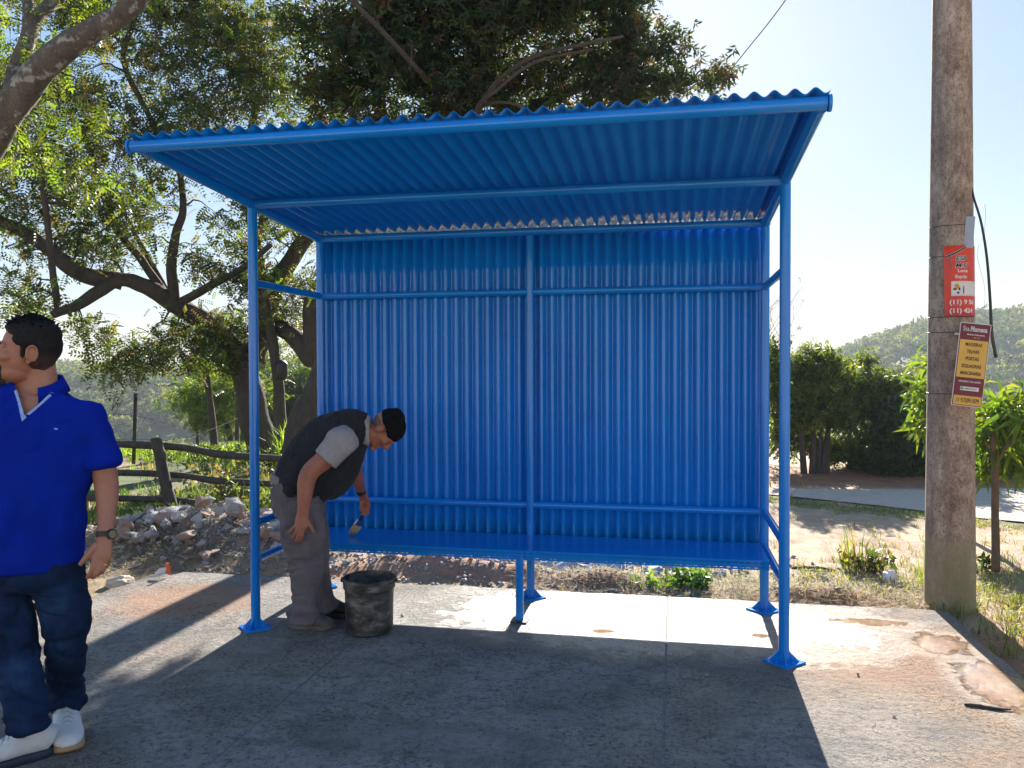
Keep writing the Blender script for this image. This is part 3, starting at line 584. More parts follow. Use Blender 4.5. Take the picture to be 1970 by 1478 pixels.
bushy(gp(1920, 930), 'dark_bush', 'dark bush beyond the road behind the young tree at the right edge', [(1880, 850, 11.8, 48, .9), (1940, 860, 11.8, 55, .8), (2010, 850, 11.8, 60, .9), (1900, 900, 11.8, 40, .7), (1970, 905, 11.8, 45, .6), (1840, 880, 11.8, 45, .8)], G_DK, stems([(1900, 4), (1960, 8)], 11.8), .12, 140, 20)
# bare tree between the right hand posts
def bare():
    root = empty('bare_tree', gp(1440, 925), 'leafless tree with thin pale branches showing between and right of the right posts', 'tree'); t = MB(); tips = []
    def br(p, d, L, r, k):
        q = p+d*L; m = (p+q)/2+rng.normal(size=3)*L*.07; P = catmull([p, m, q], 3); t.tube(P, np.linspace(r, r*.55, len(P)), 6, False)
        if k == 0: tips.append(q); return
        for _ in range(3 if k > 2 else 2): br(P[rng.integers(3, len(P))], nrm(d+rng.normal(size=3)*.42+[.02, 0, .06]), L*rng.uniform(.55, .85), r*.55, k-1)
    b = at(1425, 930, 13)
    for tgt, r in ((at(1560, 640, 13), .028), (at(1590, 700, 13), .024), (at(1450, 600, 13.3), .026)):
        st = b; dv = (tgt-b); br(st, nrm(dv), np.linalg.norm(dv)*.48, r, 5)
    t.build('trunk', M['twig'], root, True); tips = np.array(tips); 
    V, F, cc = scatter(t_whorl(4, .05, .008), tips[rng.integers(0, len(tips), 60)], (.8, 1.2), .3, np.array(G_OL)); link('crown', mesh_np(V, F, cc), M['leaf'], root)
bare()
# young mango like trees
def young(name, label, base, limbs, cl, per, nfr):
    tree(name, label, 'tree', base, limbs, clumps_px(cl), t_mango(), per, nfr, .10, [(.10, .17, .025), (.13, .20, .03), (.07, .13, .02), (.17, .20, .03)], M['twig'], droop=-.2, twig_r=.008, shell=.3, size=(.55, 1.15))
b = gp(1914, 1100)
young('young_tree', 'young tree with long drooping bright green leaves and thin trunk at the right edge', b, [([b, at(1914, 1000, 6.2), at(1916, 900, 6.2), at(1912, 850, 6.2), at(1925, 800, 6.2)], .030, .020), ([at(1915, 890, 6.2), at(1945, 850, 6.1), at(1965, 820, 6)], .016, .010), ([at(1913, 880, 6.2), at(1895, 850, 6.2)], .014, .008)],
      [(1925, 820, 6.2, 45, .8), (1885, 845, 6.3, 28, .9), (1955, 800, 6.1, 45, .9), (1900, 900, 6.4, 30, .7), (1950, 890, 6.4, 42, .7), (1990, 790, 6, 50, .8), (2010, 880, 6.2, 45, .8), (1900, 790, 6.4, 25, .6)], 150, 8)
b = gp(1822, 1010)
young('young_tree', 'young tree with pointed bright leaves half hidden behind the concrete pole', b, [([b, at(1822, 900, 8), at(1818, 800, 8), at(1815, 720, 8)], .035, .02)], [(1778, 745, 8, 16, 1.4), (1776, 790, 8, 14, .8), (1800, 700, 8, 28, 1.2), (1835, 740, 8, 40, 1), (1815, 800, 8, 40, .9), (1780, 830, 8, 12, 1)], 150, 8)
# far woodland on the valley sides: reads as one mass
def woodland():
    n = 5200; th = rng.uniform(-.78, .74, n); r = np.sqrt(rng.uniform(60**2, 262**2, n)); x = CAMP[0]+r*np.sin(th+YAW); y = CAMP[1]+r*np.cos(th+YAW)
    z = ground_h(x, y); pos = []; 
    sz = rng.uniform(1.3, 2.6, n)*(.75+r/400)
    k = 34; d = rng.normal(size=(n, k, 3)); d /= np.linalg.norm(d, axis=2)[:, :, None]; d[:, :, 2] = np.abs(d[:, :, 2])*1.1-.25
    P = np.c_[x, y, z+sz*.8][:, None, :]+d*sz[:, None, None]*rng.uniform(.6, 1, (n, k, 1))*[1, 1, .95]
    base = np.array([(.06, .095, .03), (.10, .13, .035), (.15, .18, .05), (.045, .07, .03), (.22, .22, .08)])[rng.integers(0, 5, n)]*rng.uniform(.7, 1.25, n)[:, None]
    P = P.reshape(-1, 3); tpl = t_whorl(8, .62, .17, .2); V, F, cc = scatter(tpl, P, (.8, 1.3), .2, np.ones((1, 3))); cc = cc*np.repeat(np.repeat(base, k, 0), len(tpl), 0)
    meta(link('far_woodland', mesh_np(V, F, cc, 'far_woodland'), M['leaf_far']), kind='stuff', label='hazy wooded hillsides across the valley', cat='woodland')
woodland()

# ---------------- grass, straw, litter (uncountable) ----------------
def blades(P, h, lean, wd, cols, name):
    n = len(P); a = rng.uniform(0, 2*math.pi, n); d = np.c_[np.cos(a), np.sin(a), np.zeros(n)]; s = np.c_[-d[:, 1], d[:, 0], np.zeros(n)]
    H = h*rng.uniform(.5, 1.3, n)[:, None]; ln = lean*rng.uniform(.2, 1.2, n)[:, None]*H; up = np.array([0, 0, 1.0]); w_ = wd*rng.uniform(.6, 1.3, n)[:, None]
    V = np.stack([P-s*w_, P+s*w_, P+up*H*.6+d*ln*.4+s*w_*.7, P+up*H*.6+d*ln*.4-s*w_*.7, P+up*H*(1-.3*lean)+d*ln], 1).reshape(-1, 3)
    i = np.arange(n)*5; F = np.concatenate([np.stack([i, i+1, i+2, i+3], 1), np.stack([i+3, i+2, i+4, i+4], 1)])
    F3 = np.concatenate([np.stack([i, i+1, i+2], 1), np.stack([i, i+2, i+3], 1), np.stack([i+3, i+2, i+4], 1)])
    cc = np.array(cols)[rng.integers(0, len(cols), n)]*rng.uniform(.7, 1.3, n)[:, None]; return V, F3, np.concatenate([cc, cc, cc])
class Acc:
    def __init__(s): s.V = []; s.F = []; s.C = []; s.n = 0
    def add(s, V, F, C): s.V.append(V); s.F.append(F+s.n); s.C.append(C); s.n += len(V)
    def build(s, name, m, parent=None): return link(name, mesh_np(np.vstack(s.V), np.vstack(s.F), np.vstack(s.C), name), m, parent)
def gpatch(acc, cx, cy, sx, sy, n, h, cols, lean=.6, wd=.004, tuft=8, on_slab=False):
    m = max(1, n//tuft); c = np.c_[cx+rng.normal(size=m)*sx, cy+rng.normal(size=m)*sy]; P = np.repeat(c, tuft, 0)+rng.normal(size=(m*tuft, 2))*.025
    ok = ~((P[:, 0] > SLAB[0]-.0) & (P[:, 0] < SLAB[1]) & (P[:, 1] < SLAB[2]+.02)); P = P[ok]
    P = np.c_[P, ground_h(P[:, 0], P[:, 1])-.005]; acc.add(*blades(P, h, lean, wd, cols, ''))
GC = [(.10, .17, .03), (.14, .20, .035), (.08, .13, .025)]; GY = [(.30, .28, .08), (.26, .24, .07), (.20, .22, .05)]; ST = [(.42, .32, .17), (.34, .25, .13), (.28, .20, .11)]
g = Acc()
gpatch(g, 3.6, 1.75, .9, .22, 2300, .05, ST+GY, 1.2, .002); gpatch(g, 4.2, 1.9, .6, .4, 1400, .07, GY+GC, .9, .003); gpatch(g, 5.0, 1.7, .6, .9, 4300, .08, GY+GC+ST, .9, .003); gpatch(g, 4.9, .8, .35, .5, 2600, .09, GC+GY, .9, .003)
gpatch(g, 2.7, 1.7, .6, .25, 2400, .05, ST+GY, 1.2, .002)
t_ = rng.uniform(0, 1, 900); 
for k in range(26): u = k/25; gpatch(g, 3.2+u*2.9, 5.92-u*1.85+.16*math.sin(k*1.7), .20, .16, 60+int(170*abs(math.sin(k*1.3))), .035, GC+GY+ST, .8, .0035)
gpatch(g, -2.6, 3.1, 1.1, .3, 3200, .13, GC+[(.16, .26, .04)], .7, .004); gpatch(g, -1.7, 3.5, 1.2, .5, 4200, .12, GC+ST, .8, .004); gpatch(g, -3.5, 4.3, 1.5, .5, 2600, .12, GC, .7, .005)
gpatch(g, -4.5, 9.3, 2.6, .8, 9000, .20, [(.24, .34, .04), (.18, .28, .04), (.30, .34, .06)], .6, .007); gpatch(g, -1.0, 9.5, 1.8, .8, 6000, .22, [(.20, .30, .04), (.12, .20, .03)], .6, .007)
gpatch(g, -1.2, 7.5, 2.2, .8, 6000, .14, GC+ST, .8, .005); gpatch(g, -1.0, 4.9, .8, .5, 3000, .22, GC+GY, .7, .005)
gpatch(g, -.3, 3.6, .8, .4, 2600, .18, GC+GY, .8, .004)
meta(g.build('grass', M['grass']), kind='stuff', label='patchy green and dry grass round the slab and fence', cat='grass')
# dry straw and twigs strewn over the soil
s = Acc(); n = 5200; c = np.vstack([np.c_[rng.normal(-1.75, .55, n//2), rng.normal(1.55, .35, n//2)], np.c_[rng.uniform(1.3, 4.2, n//2), rng.normal(1.45, .2, n//2)]])
ok = ~((c[:, 0] > SLAB[0]) & (c[:, 0] < SLAB[1]) & (c[:, 1] < SLAB[2])); c = c[ok]; P = np.c_[c, ground_h(c[:, 0], c[:, 1])+.012+rng.uniform(0, .02, len(c))]
a = rng.uniform(0, 6.3, len(P)); d = np.c_[np.cos(a), np.sin(a), rng.normal(0, .25, len(P))]*rng.uniform(.03, .10, len(P))[:, None]; sd_ = np.c_[-np.sin(a), np.cos(a), np.zeros(len(P))]*.0018
V = np.stack([P-d-sd_, P-d+sd_, P+d+sd_, P+d-sd_], 1).reshape(-1, 3); cc = np.array(ST+[(.12, .08, .05)])[rng.integers(0, 4, len(P))]
s.add(V, np.arange(len(V)).reshape(-1, 4), cc); meta(s.build('straw_litter', tint_mat('straw', .9, 30, 0, .001, .2)), kind='stuff', label='dry straw and twigs strewn behind the slab', cat='straw')

# ---------------- rubble ----------------
def hull_mesh(seed, flat=.6, n=18, name='chunk'):
    r = np.random.default_rng(seed); bm = bmesh.new()
    for p in r.normal(size=(n, 3)): p = p/np.linalg.norm(p)*r.uniform(.75, 1.0); bm.verts.new((p[0], p[1], p[2]*flat))
    q = bmesh.ops.convex_hull(bm, input=bm.verts); 
    for v in [v for v in bm.verts if not v.link_faces]: bm.verts.remove(v)
    bmesh.ops.triangulate(bm, faces=bm.faces[:]); bmesh.ops.subdivide_edges(bm, edges=bm.edges[:], cuts=3, use_grid_fill=True)
    V = np.array([v.co[:] for v in bm.verts]); dn = fbm(V*2.6+seed, 4, seed)*.22+fbm(V*8+seed, 3, seed)*.08
    for v, k in zip(bm.verts, dn): v.co = v.co*(1+k)
    me = bpy.data.meshes.new(name); bm.to_mesh(me); bm.free(); return me
variants = []
for k in range(14):
    me = hull_mesh(100+k, (.35, .55, .75)[k % 3]); me.materials.append((M['rock_g'], M['rock_r'], M['rock_b'], M['rock_g'], M['rock_r'])[k % 5]); variants.append(me)
def stone(x, y, z, s, me, group, label, cat='rubble', tilt=.5, name='rubble_chunk'):
    o = bpy.data.objects.new(name, me); COL.objects.link(o); o.location = (x, y, z); o.scale = (s*random.uniform(.8, 1.3), s*random.uniform(.8, 1.2), s); o.rotation_euler = (random.gauss(0, tilt), random.gauss(0, tilt), random.uniform(0, 6.28)); return meta(o, label, cat, group)
def gh(x, y): return float(ground_h(np.array([x]), np.array([y]))[0])
cnt = 0; placed = []
while cnt < 285:
    x = random.gauss(-1.55, .8); y = random.gauss(1.95, .42)
    if y < 1.27 or x < -3.6 or x > .5: continue
    s = random.choice((.025, .035, .045, .06, .085))*random.uniform(.8, 1.3); h = gh(x, y)
    lift = sum(max(0, 1-math.hypot(x-a, y-b)/(s+c))*c*.45 for a, b, c in placed); placed.append((x, y, s))
    stone(x, y, h+s*.18+min(lift, .10), s, random.choice([v for i, v in enumerate(variants) if i % 5 != 2]), 'broken chunks in the rubble heap', 'broken piece of concrete and clay in the rubble heap left of the bending man'); cnt += 1
cnt = 0
while cnt < 190:
    x = random.gauss(1.15, .85); y = random.gauss(2.15, .3)
    if y < 1.6 or x < -.3 or x > 3.0: continue
    s = random.choice((.03, .045, .06, .075))*random.uniform(.8, 1.3)
    stone(x, y, gh(x, y)+s*.3, s, random.choice([v for i, v in enumerate(variants) if i % 5 in (2, 0)]), 'blue grey stones behind the bench', 'blue grey stone lying on the dirt seen under the bench', 'stone', name='stone'); cnt += 1
# gravel too fine to count
gv = Acc(); n = 5200; c = np.vstack([np.c_[rng.normal(-1.5, .85, n//2), rng.normal(1.8, .5, n//2)], np.c_[rng.normal(1.2, 1.0, n//2), rng.normal(2.0, .45, n//2)]]); c = c[(c[:, 1] > SLAB[2]+.03) & (c[:, 0] < 3.6)]
octa = np.array([(1, 0, 0), (0, 1, 0), (-1, 0, 0), (0, -1, 0), (0, 0, .7), (0, 0, -.7)]); of = np.array([(0, 1, 4), (1, 2, 4), (2, 3, 4), (3, 0, 4), (1, 0, 5), (2, 1, 5), (3, 2, 5), (0, 3, 5)])
m_ = len(c); sc = rng.uniform(.006, .024, m_); R = rand_rot(m_); V = np.einsum('jk,nki->nji', octa, R)*sc[:, None, None]*rng.uniform(.6, 1.3, (m_, 6, 1))+np.c_[c, ground_h(c[:, 0], c[:, 1])+.006][:, None, :]
F = (of[None]+np.arange(m_)[:, None, None]*6).reshape(-1, 3); cc = np.repeat(np.array([(.34, .33, .33), (.34, .22, .16), (.42, .38, .33), (.26, .26, .275)])[rng.integers(0, 4, m_)], 8, 0)
gv.add(V.reshape(-1, 3), F, cc); meta(gv.build('gravel', tint_mat('gravel_stone', .9, 60, .3, .002, .3)), kind='stuff', label='fine gravel and crumbs among the rubble', cat='gravel')
# notable slabs
def plate(name, c, L, wd, th, bend, rotz, tilt, m, label, seed):
    nx, ny = 22, 9; V = []
    for s_ in (0, 1):
        for j in range(ny):
            for i in range(nx):
                u, v = i/(nx-1)*2-1, j/(ny-1)*2-1; k = math.sqrt(max(0, 1-abs(u)**4*.6)); x = u*L/2*(1+.12*math.sin(v*3+seed)); y = v*wd/2*k*(1+.15*math.sin(u*5+seed)); V.append((x, y, -bend*u*u+(0 if s_ else -th)+0.006*math.sin(9*u+4*v+seed)))
    n = nx*ny; F = []
    for j in range(ny-1):
        for i in range(nx-1): a = j*nx+i; F += [(a, a+nx, a+nx+1, a+1), (n+a, n+a+1, n+a+nx+1, n+a+nx)]
    ring = [i for i in range(nx)]+[j*nx+nx-1 for j in range(1, ny)]+[(ny-1)*nx+i for i in range(nx-2, -1, -1)]+[j*nx for j in range(ny-2, 0, -1)]
    F += [(ring[k], ring[(k+1) % len(ring)], n+ring[(k+1) % len(ring)], n+ring[k]) for k in range(len(ring))]
    o = MB().add(V, F).build(name, m); o.location = Vector(c); o.rotation_euler = (tilt, 0, rotz); meta(o, label, 'rubble'); return o
c = at(335, 985, 7.15); plate('concrete_slab_fragment', c, .52, .26, .025, .05, YAW*-1+.05, .25, M['rock_g'], 'curved grey slab of old concrete lying on top of the rubble heap', 1)
c = at(378, 1062, 6.6); plate('concrete_slab_fragment', c, .34, .20, .05, .01, .15, .55, M['rock_r'], 'large flat clay stained slab tilted on the front of the rubble heap', 3)
c = at(560, 1025, 6.9); plate('concrete_slab_fragment', c, .55, .16, .035, .005, .35, .3, M['rock_g'], 'long pale slab lying flat between the post and the bending man', 5)
c = at(1665, 1112, 6.05); plate('dry_palm_sheath', c, .30, .12, .006, .04, .1, .3, simple('brown_sheath', (.22, .15, .10), (.12, .08, .05), .8, 30, .4, .003, stretch=(1, 8, 1)), 'curled brown dry sheath on the grass left of the pole', 7)
c = at(1565, 1092, 6.3); plate('bark_strip', c, .30, .03, .006, .01, .0, .2, M['bark'], 'thin dark strip of bark on the dirt beside the right post', 8)
c = at(1110, 1102, 6.4); plate('bark_strip', c, .38, .05, .012, .02, .1, .2, M['bark_red'], 'dark curled strip of bark seen under the bench right of the middle legs', 9)
c = gp(1915, 1362); 
m = MB(); P = catmull([gp(1855, 1358), gp(1885, 1361), gp(1915, 1366), gp(1945, 1368)], 5)+[0, 0, .006]; m.tube(P, [.004, .007, .009, .008, .007, .009, .007, .006, .008, .007, .008, .007, .006, .005, .004, .003], 7); meta(m.build('stick', M['bark'], None, True), 'short dark stick lying on the slab at the lower right', 'stick')
# white plastic bag
def crumple(name, c, s, m, label, cat, seed, amp=.45):
    bm = bmesh.new(); bmesh.ops.create_icosphere(bm, subdivisions=4, radius=1); V = np.array([v.co[:] for v in bm.verts]); k = 1+amp*fbm(V*1.7+seed, 4, seed)+.12*np.abs(fbm(V*5+seed, 3, seed+1))
    for v, q in zip(bm.verts, k): v.co = Vector((v.co.x*q*s[0], v.co.y*q*s[1], v.co.z*q*s[2]))
    me = bpy.data.meshes.new(name); bm.to_mesh(me); bm.free(); o = link(name, me, m, None, True); o.location = Vector(c); return meta(o, label, cat)
crumple('plastic_bag', at(1712, 1118, 5.95), (.05, .05, .075), simple('white_plastic', (.75, .72, .70), (.6, .55, .52), .35, 20, .3), 'crumpled white plastic bag on the ground left of the pole', 'bag', 5)
crumple('cloth_rag', at(232, 1120, 5.9)+np.array([0, 0, -.01]), (.09, .08, .05), simple('cream_cloth', (.62, .52, .40), (.48, .38, .28), .9, 14, .4), 'crumpled cream rag at the left corner of the slab', 'rag', 8)
m = MB(); m.box(at(324, 1094, 6.0), (.02, .02, .09), Matrix.Rotation(.3, 3, 'X')); meta(m.build('orange_stub', simple('orange_plastic', (.75, .13, .03), None, .5), None), 'small upright orange plastic stub at the back edge of the slab', 'plastic piece')
m = MB(); c = at(307, 1098, 5.98); m.add([c+rr*-.04+[0, 0, -.02], c+rr*.035+[0, 0, -.015], c+rr*.04+[0, .02, .02], c+rr*-.02+[0, .03, .012], c+rr*-.04+[0, .01, -.026], c+rr*.035+[0, .01, -.021], c+rr*.04+[0, .03, .014], c+rr*-.02+[0, .04, .006]], [(0, 1, 2, 3), (7, 6, 5, 4), (0, 4, 5, 1), (1, 5, 6, 2), (2, 6, 7, 3), (3, 7, 4, 0)]); meta(m.build('paper_scrap', simple('paper', (.7, .66, .62), (.6, .55, .5), .8), None), 'pale paper scrap beside the orange stub', 'paper')
# a few pebbles on the slab
for k, (px, py) in enumerate([(775, 1186), (636, 1282), (1360, 1300), (1005, 1285), (820, 1370), (1650, 1300), (1720, 1380), (980, 1212)]):
    p = gp(px, py); stone(p[0], p[1], .006, .012 if k > 1 else .02, variants[k], 'pebbles on the slab', 'small loose pebble lying on the concrete slab', 'pebble', name='pebble')
# weeds
def weed(name, px, py, label, n, h, cols, leafy=0, spread=.05, wd=.006, lean=.6):
    p = gp(px, py); p[2] = gh(p[0], p[1]); root = empty(name, p, label, 'weed'); a = Acc(); P = np.c_[p[0]+rng.normal(size=n)*spread, p[1]+rng.normal(size=n)*spread, np.ones(n)*(p[2]-.01)]
    a.add(*blades(P, h, lean, wd, cols, '')); a.build('blades', M['grass'], root)
    if leafy:
        q = np.c_[p[0]+rng.normal(size=leafy)*spread*1.5, p[1]+rng.normal(size=leafy)*spread, p[2]+rng.uniform(.02, h*.9, leafy)]
        V, F, cc = scatter(t_whorl(4, .065, .016), q, (.8, 1.3), 0, np.array(cols)); link('leaves', mesh_np(V, F, cc), M['leaf'], root)
weed('weed_clump', 1640, 1085, 'tall scruffy weed clump with yellow stalks on the dirt between shelter and pole', 60, .32, GC+GY+[(.30, .20, .10)], 0, .06, .005, .5)
weed('weed_clump', 1675, 1092, 'low weed clump with dull dark leaves right beside the tall stalks', 50, .20, [(.06, .09, .03), (.14, .12, .05)], 30, .06, .005, .9)
weed('broadleaf_weed', 1330, 1122, 'bright broad leaved weed growing behind the slab under the right half of the bench', 25, .13, [(.06, .12, .03), (.08, .15, .035)], 50, .045)
weed('broadleaf_weed', 1262, 1124, 'small pale green weed left of the broad leaved one behind the slab', 60, .07, [(.16, .26, .05), (.2, .26, .08)], 20, .06)
weed('grass_tuft', 1835, 1170, 'grass tuft growing against the front foot of the concrete pole', 70, .14, GC+GY, 0, .07, .004, .8)
weed('grass_tuft', 1782, 1120, 'thin tall grass stalks up the left side of the concrete pole', 22, .48, GC+GY, 0, .02, .004, .25)
weed('broadleaf_weed', 1888, 1092, 'little dark leaved seedling at the foot of the young tree', 6, .14, [(.05, .09, .03)], 14, .02)
weed('grass_tuft', 555, 900, 'tall arching bright grass behind the fence beside the bending man', 90, .8, [(.25, .36, .05), (.2, .3, .05)], 0, .12, .012, .6)
weed('grass_tuft', 335, 985, 'spiky green tuft growing behind the top rubble slab', 60, .24, [(.16, .28, .05), (.11, .2, .04)], 0, .2, .007, .9)
weed('grass_tuft', 410, 985, 'spiky green tuft growing right of the fence post foot', 50, .26, [(.16, .28, .05), (.11, .2, .04)], 0, .12, .007, .9)
weed('grass_tuft', 436, 1010, 'pale green tuft just left of the front left shelter post', 50, .3, [(.2, .28, .08), (.14, .2, .06)], 0, .08, .005, .5)
weed('brush_weed', 445, 960, 'tangled yellow green scrub in front of the lower fence rail', 120, .5, [(.16, .16, .05), (.12, .15, .04), (.2, .14, .07)], 170, .22, .003, .5)
weed('brush_weed', 540, 985, 'tangled green scrub between the left posts behind the bending man', 120, .45, [(.10, .15, .04), (.14, .17, .05)], 120, .2, .004, .5)
weed('brush_weed', 400, 885, 'low dark leafy scrub under the top fence rail', 60, .3, [(.05, .08, .02)], 220, .45, .005, .5)
weed('brush_weed', 500, 900, 'dark leafy scrub under the forked trunk behind the fence', 60, .35, [(.04, .07, .02), (.07, .1, .03)], 260, .45, .005, .5)
# ---------------- fence ----------------
fo = at(325, 975, 8.6); fr = empty('rail_fence', gp(325, 975), 'rustic dark wooden rail fence with a tilted post behind the rubble heap', 'fence')
DF = 8.9
def logt(name, pts, r, par, n=12, seed=0):
    P = catmull(pts, 10); P = P+np.c_[[fbm(P*2+k*7+seed, 3, 51+k) for k in range(3)]].T*r*.35; t = MB(); t.tube(P, r*(1+.15*fbm(P*6+seed, 3, 55)), n); return t.build(name, M['wood'], par, True)
g0 = gp(330, 977); logt('post', [at(333, 985, DF-.1), at(318, 930, DF-.1), at(308, 880, DF-.1), at(300, 841, DF-.1)], .062, fr)
logt('post', [at(700, 985, 8.4), at(700, 860, 8.4)], .06, fr, seed=4); logt('post', [at(-60, 980, 9.4), at(-60, 838, 9.4)], .06, fr, seed=5)
for y0, y1, y2, r in ((846, 866, 888, .040), (905, 917, 932, .035), (955, 966, 972, .036)):
    logt('rail', [at(-80, y0, 9.5), at(300, (y0*.4+y1*.6), 9.02), at(440, y1+10, 8.85), at(700, y2+6, 8.55)], r, fr, seed=y0)
wf = empty('wire_fence', at(258, 885, 13), 'barbed wire fence with thin dark stakes beyond the rail fence', 'fence')
MB().tube([at(257, 893, 13), at(261, 758, 13)], .030, 8).build('stake', M['wood'], wf, True)
for px, y0, y1 in ((380, 868, 830), (118, 890, 800), (500, 876, 800)): MB().tube([at(px, y0, 15.5), at(px, y1, 15.5)], .03, 8).build('stake', M['wood'], wf, True)
for k, (a, b, c_2) in enumerate([((100, 800), (260, 800), (385, 838)), ((100, 850), (260, 845), (380, 855)), ((305, 850), (380, 836), (470, 800))]):
    MB().tube(catmull([at(*a, 13), at(*b, 13), at(*c_2, 15)], 8), .0035, 5).build('wire', M['wood'], wf, True)
bt = MB()
for a, b in (((215, 790), (245, 740)), ((215, 790), (222, 760)), ((218, 800), (236, 770))): bt.tube([at(*a, 12), at(*b, 12)], .006, 5)
bo = bt.build('dry_stalk', M['twig'], None, True); meta(bo, 'thin bare stalks beyond the fence left of the dark stake', 'stalk')

# ---------------- utility pole, posters, wires ----------------
PB = np.array([4.19, 1.30, -.05]); PD = 5.30
pb = at(1827, 1175, PD); pt = at(1833, -420, PD+.0)
pole = empty('utility_pole', (pb[0], pb[1], 0), 'thick weathered round concrete utility pole with posters, mossy at the foot', 'pole')
def pole_mat():
    t = NT('pitted_pole_concrete'); v = t.coord((1, 1, .6)); sep = t.n('SeparateXYZ'); t.l(t.coord(), sep.inputs[0])
    a = t.noise(7, 8, v, .7); pits = t.noise(110, 4, v, .65); st = t.noise(5, 5, t.coord((3, 3, .35)))
    c = t.ramp(t.math('ADD', t.math('MULTIPLY', a, .6), t.math('MULTIPLY', t.noise(28, 6, v, .8), .4)), [(.36, (.16, .10, .07)), (.48, (.33, .225, .16)), (.56, (.42, .31, .225)), (.68, (.56, .45, .34))]); c = t.mix(t.ramp(st, [(.40, .5), (.55, 0.0)]), c, (.15, .12, .10)); c = t.mix(t.ramp(pits, [(.36, .75), (.46, 0.0)]), c, (.06, .045, .035))
    moss = t.math('MULTIPLY', t.ramp(sep.outputs[2], [(.15, 1.0), (.5, 0.0)]), t.ramp(t.noise(4, 5, v), [(.4, .3), (.55, .95)])); c = t.mix(moss, c, (.11, .13, .03)); c = t.mix(t.ramp(sep.outputs[2], [(.40, .4), (.46, 0.0)]), c, (.36, .29, .18))
    t.col(c); t.rough(.9); t.bump(pits, .5, .006); return t.m
zs = np.linspace(0, 1, 30); PR0, PR1 = .152, .102
pts = [pb*(1-z)+pt*z for z in zs]; m = MB(); m.tube(pts, [PR0+(PR1-PR0)*z for z in zs], 40); m.build('shaft', pole_mat(), pole, auto=50)
def pole_pt(py):
    z = (1175-py)/1595.; return pb*(1-z)+pt*z, PR0+(PR1-PR0)*z
for py in (438, 496, 611, 640, 756):
    c, r = pole_pt(py); a = np.linspace(0, 2*math.pi, 37); MB().tube([c+np.array([math.cos(t)*(r+.001), math.sin(t)*(r+.001), 0.004*math.sin(t)]) for t in a], .0022, 5, False).build('wire_band', M['black'], pole, True)
def flat_col(name, c, rough=.55): return simple(name, c, tuple(x*.88 for x in c), rough, 8, .05)
def text_mesh(s, size, bold=0.0, align='CENTER', sx=1.0):
    cu = bpy.data.curves.new('t', 'FONT'); cu.body = s; cu.size = size; cu.align_x = align; cu.align_y = 'CENTER'; cu.offset = bold; cu.resolution_u = 3
    o = bpy.data.objects.new('t', cu); COL.objects.link(o); dg = bpy.context.evaluated_depsgraph_get(); me = bpy.data.meshes.new_from_object(o.evaluated_get(dg)); bpy.data.objects.remove(o)
    V = np.array([v.co[:] for v in me.vertices]); F = [tuple(p.vertices) for p in me.polygons]; bpy.data.meshes.remove(me)
    if len(V): V[:, 0] *= sx
    return V, F
# sign: flat board frame
tl, tr, br_, bl = at(1849, 618, 5.10), at(1905, 626, 5.08), at(1884, 784, 5.08), at(1836, 781, 5.10)
c0 = (tl+tr+br_+bl)/4; U = nrm((tr-tl)+(br_-bl)); Vv = (tl+tr-bl-br_)/2; Vv = nrm(Vv-U*(Vv@U)); Nn = np.cross(U, Vv); SW, SH = .183, .525
SHEAR = .0
def on_sign(x, y, d=0.): return c0+U*x+Vv*y+Nn*d
sg = empty('yellow_sign', c0, 'tilted maroon and yellow sign for doors and timber fixed low on the pole', 'sign')
def spanel(name, x0, x1, y0, y1, d, m, th=.002, par=sg):
    V = [on_sign(x, y, dd) for dd in (d-th, d) for x, y in ((x0, y0), (x1, y0), (x1, y1), (x0, y1))]
    return MB().add(V, [(3, 2, 1, 0), (4, 5, 6, 7), (0, 1, 5, 4), (1, 2, 6, 5), (2, 3, 7, 6), (3, 0, 4, 7)]).build(name, m, par)
mar = flat_col('maroon_print', (.17, .012, .03)); yel = flat_col('yellow_print', (.72, .42, .07)); wh = flat_col('white_print', (.75, .7, .66)); dk = flat_col('dark_print', (.05, .015, .02)); grn = flat_col('green_print', (.08, .45, .12)); bk = flat_col('black_print', (.02, .02, .02))
spanel('board', -SW/2, SW/2, -SH/2, SH/2, .0, wh, .004); spanel('maroon_field', -SW/2+.004, SW/2-.004, -SH/2+.004, SH/2-.004, .0015, mar, .001)
def tx(x0, y0): return x0*SW, (.5-y0)*SH
for y0, y1 in ((.205, .655), (.875, .985)):
    a = tx(0, y0)[1]; b = tx(0, y1)[1]; spanel('yellow_field', -SW/2+.008, SW/2-.008, b, a, .0035, yel, .0015)
spanel('pill', -.05, .06, tx(0, .812)[1], tx(0, .765)[1], .0035, wh, .0015); spanel('pill_mark', -.048, -.034, tx(0, .805)[1], tx(0, .772)[1], .0045, grn, .0007)
def stext(s, x, yf, size, m, bold=0.0, sx=1.0, align='CENTER', slant=0.0):
    V, F = text_mesh(s, size, bold, align, sx); y = (.5-yf)*SH
    MB().add([on_sign(x+v[0]+slant*v[1], y+v[1], .0052) for v in V], F).build('lettering', m, sg)
stext('Sta.', -.075, .075, .042, wh, 0, .75, 'LEFT'); stext('Filomena', -.030, .075, .044, wh, .0012, .62, 'LEFT'); stext('Madeiras & Marcenaria', .005, .140, .014, wh, .0003, .8); stext('Desde 1982', .01, .175, .008, wh, 0)
for s_, yf in (('MADEIRAS', .26), ('TELHAS', .345), ('PORTAS', .43), ('ESQUADRIAS', .52), ('MARCENARIA', .605)):
    stext(s_, 0, yf, .031, dk, .0006, .70 if len(s_) < 9 else .64)
stext('ATENDEMOS TODA REGIÃO', 0, .705, .0145, wh, .0003, .72); stext('CHAMA NO WHATS', .008, .789, .011, bk, .0002, .75); stext('11 9.7209-1079', 0, .932, .036, dk, .0005, .60)
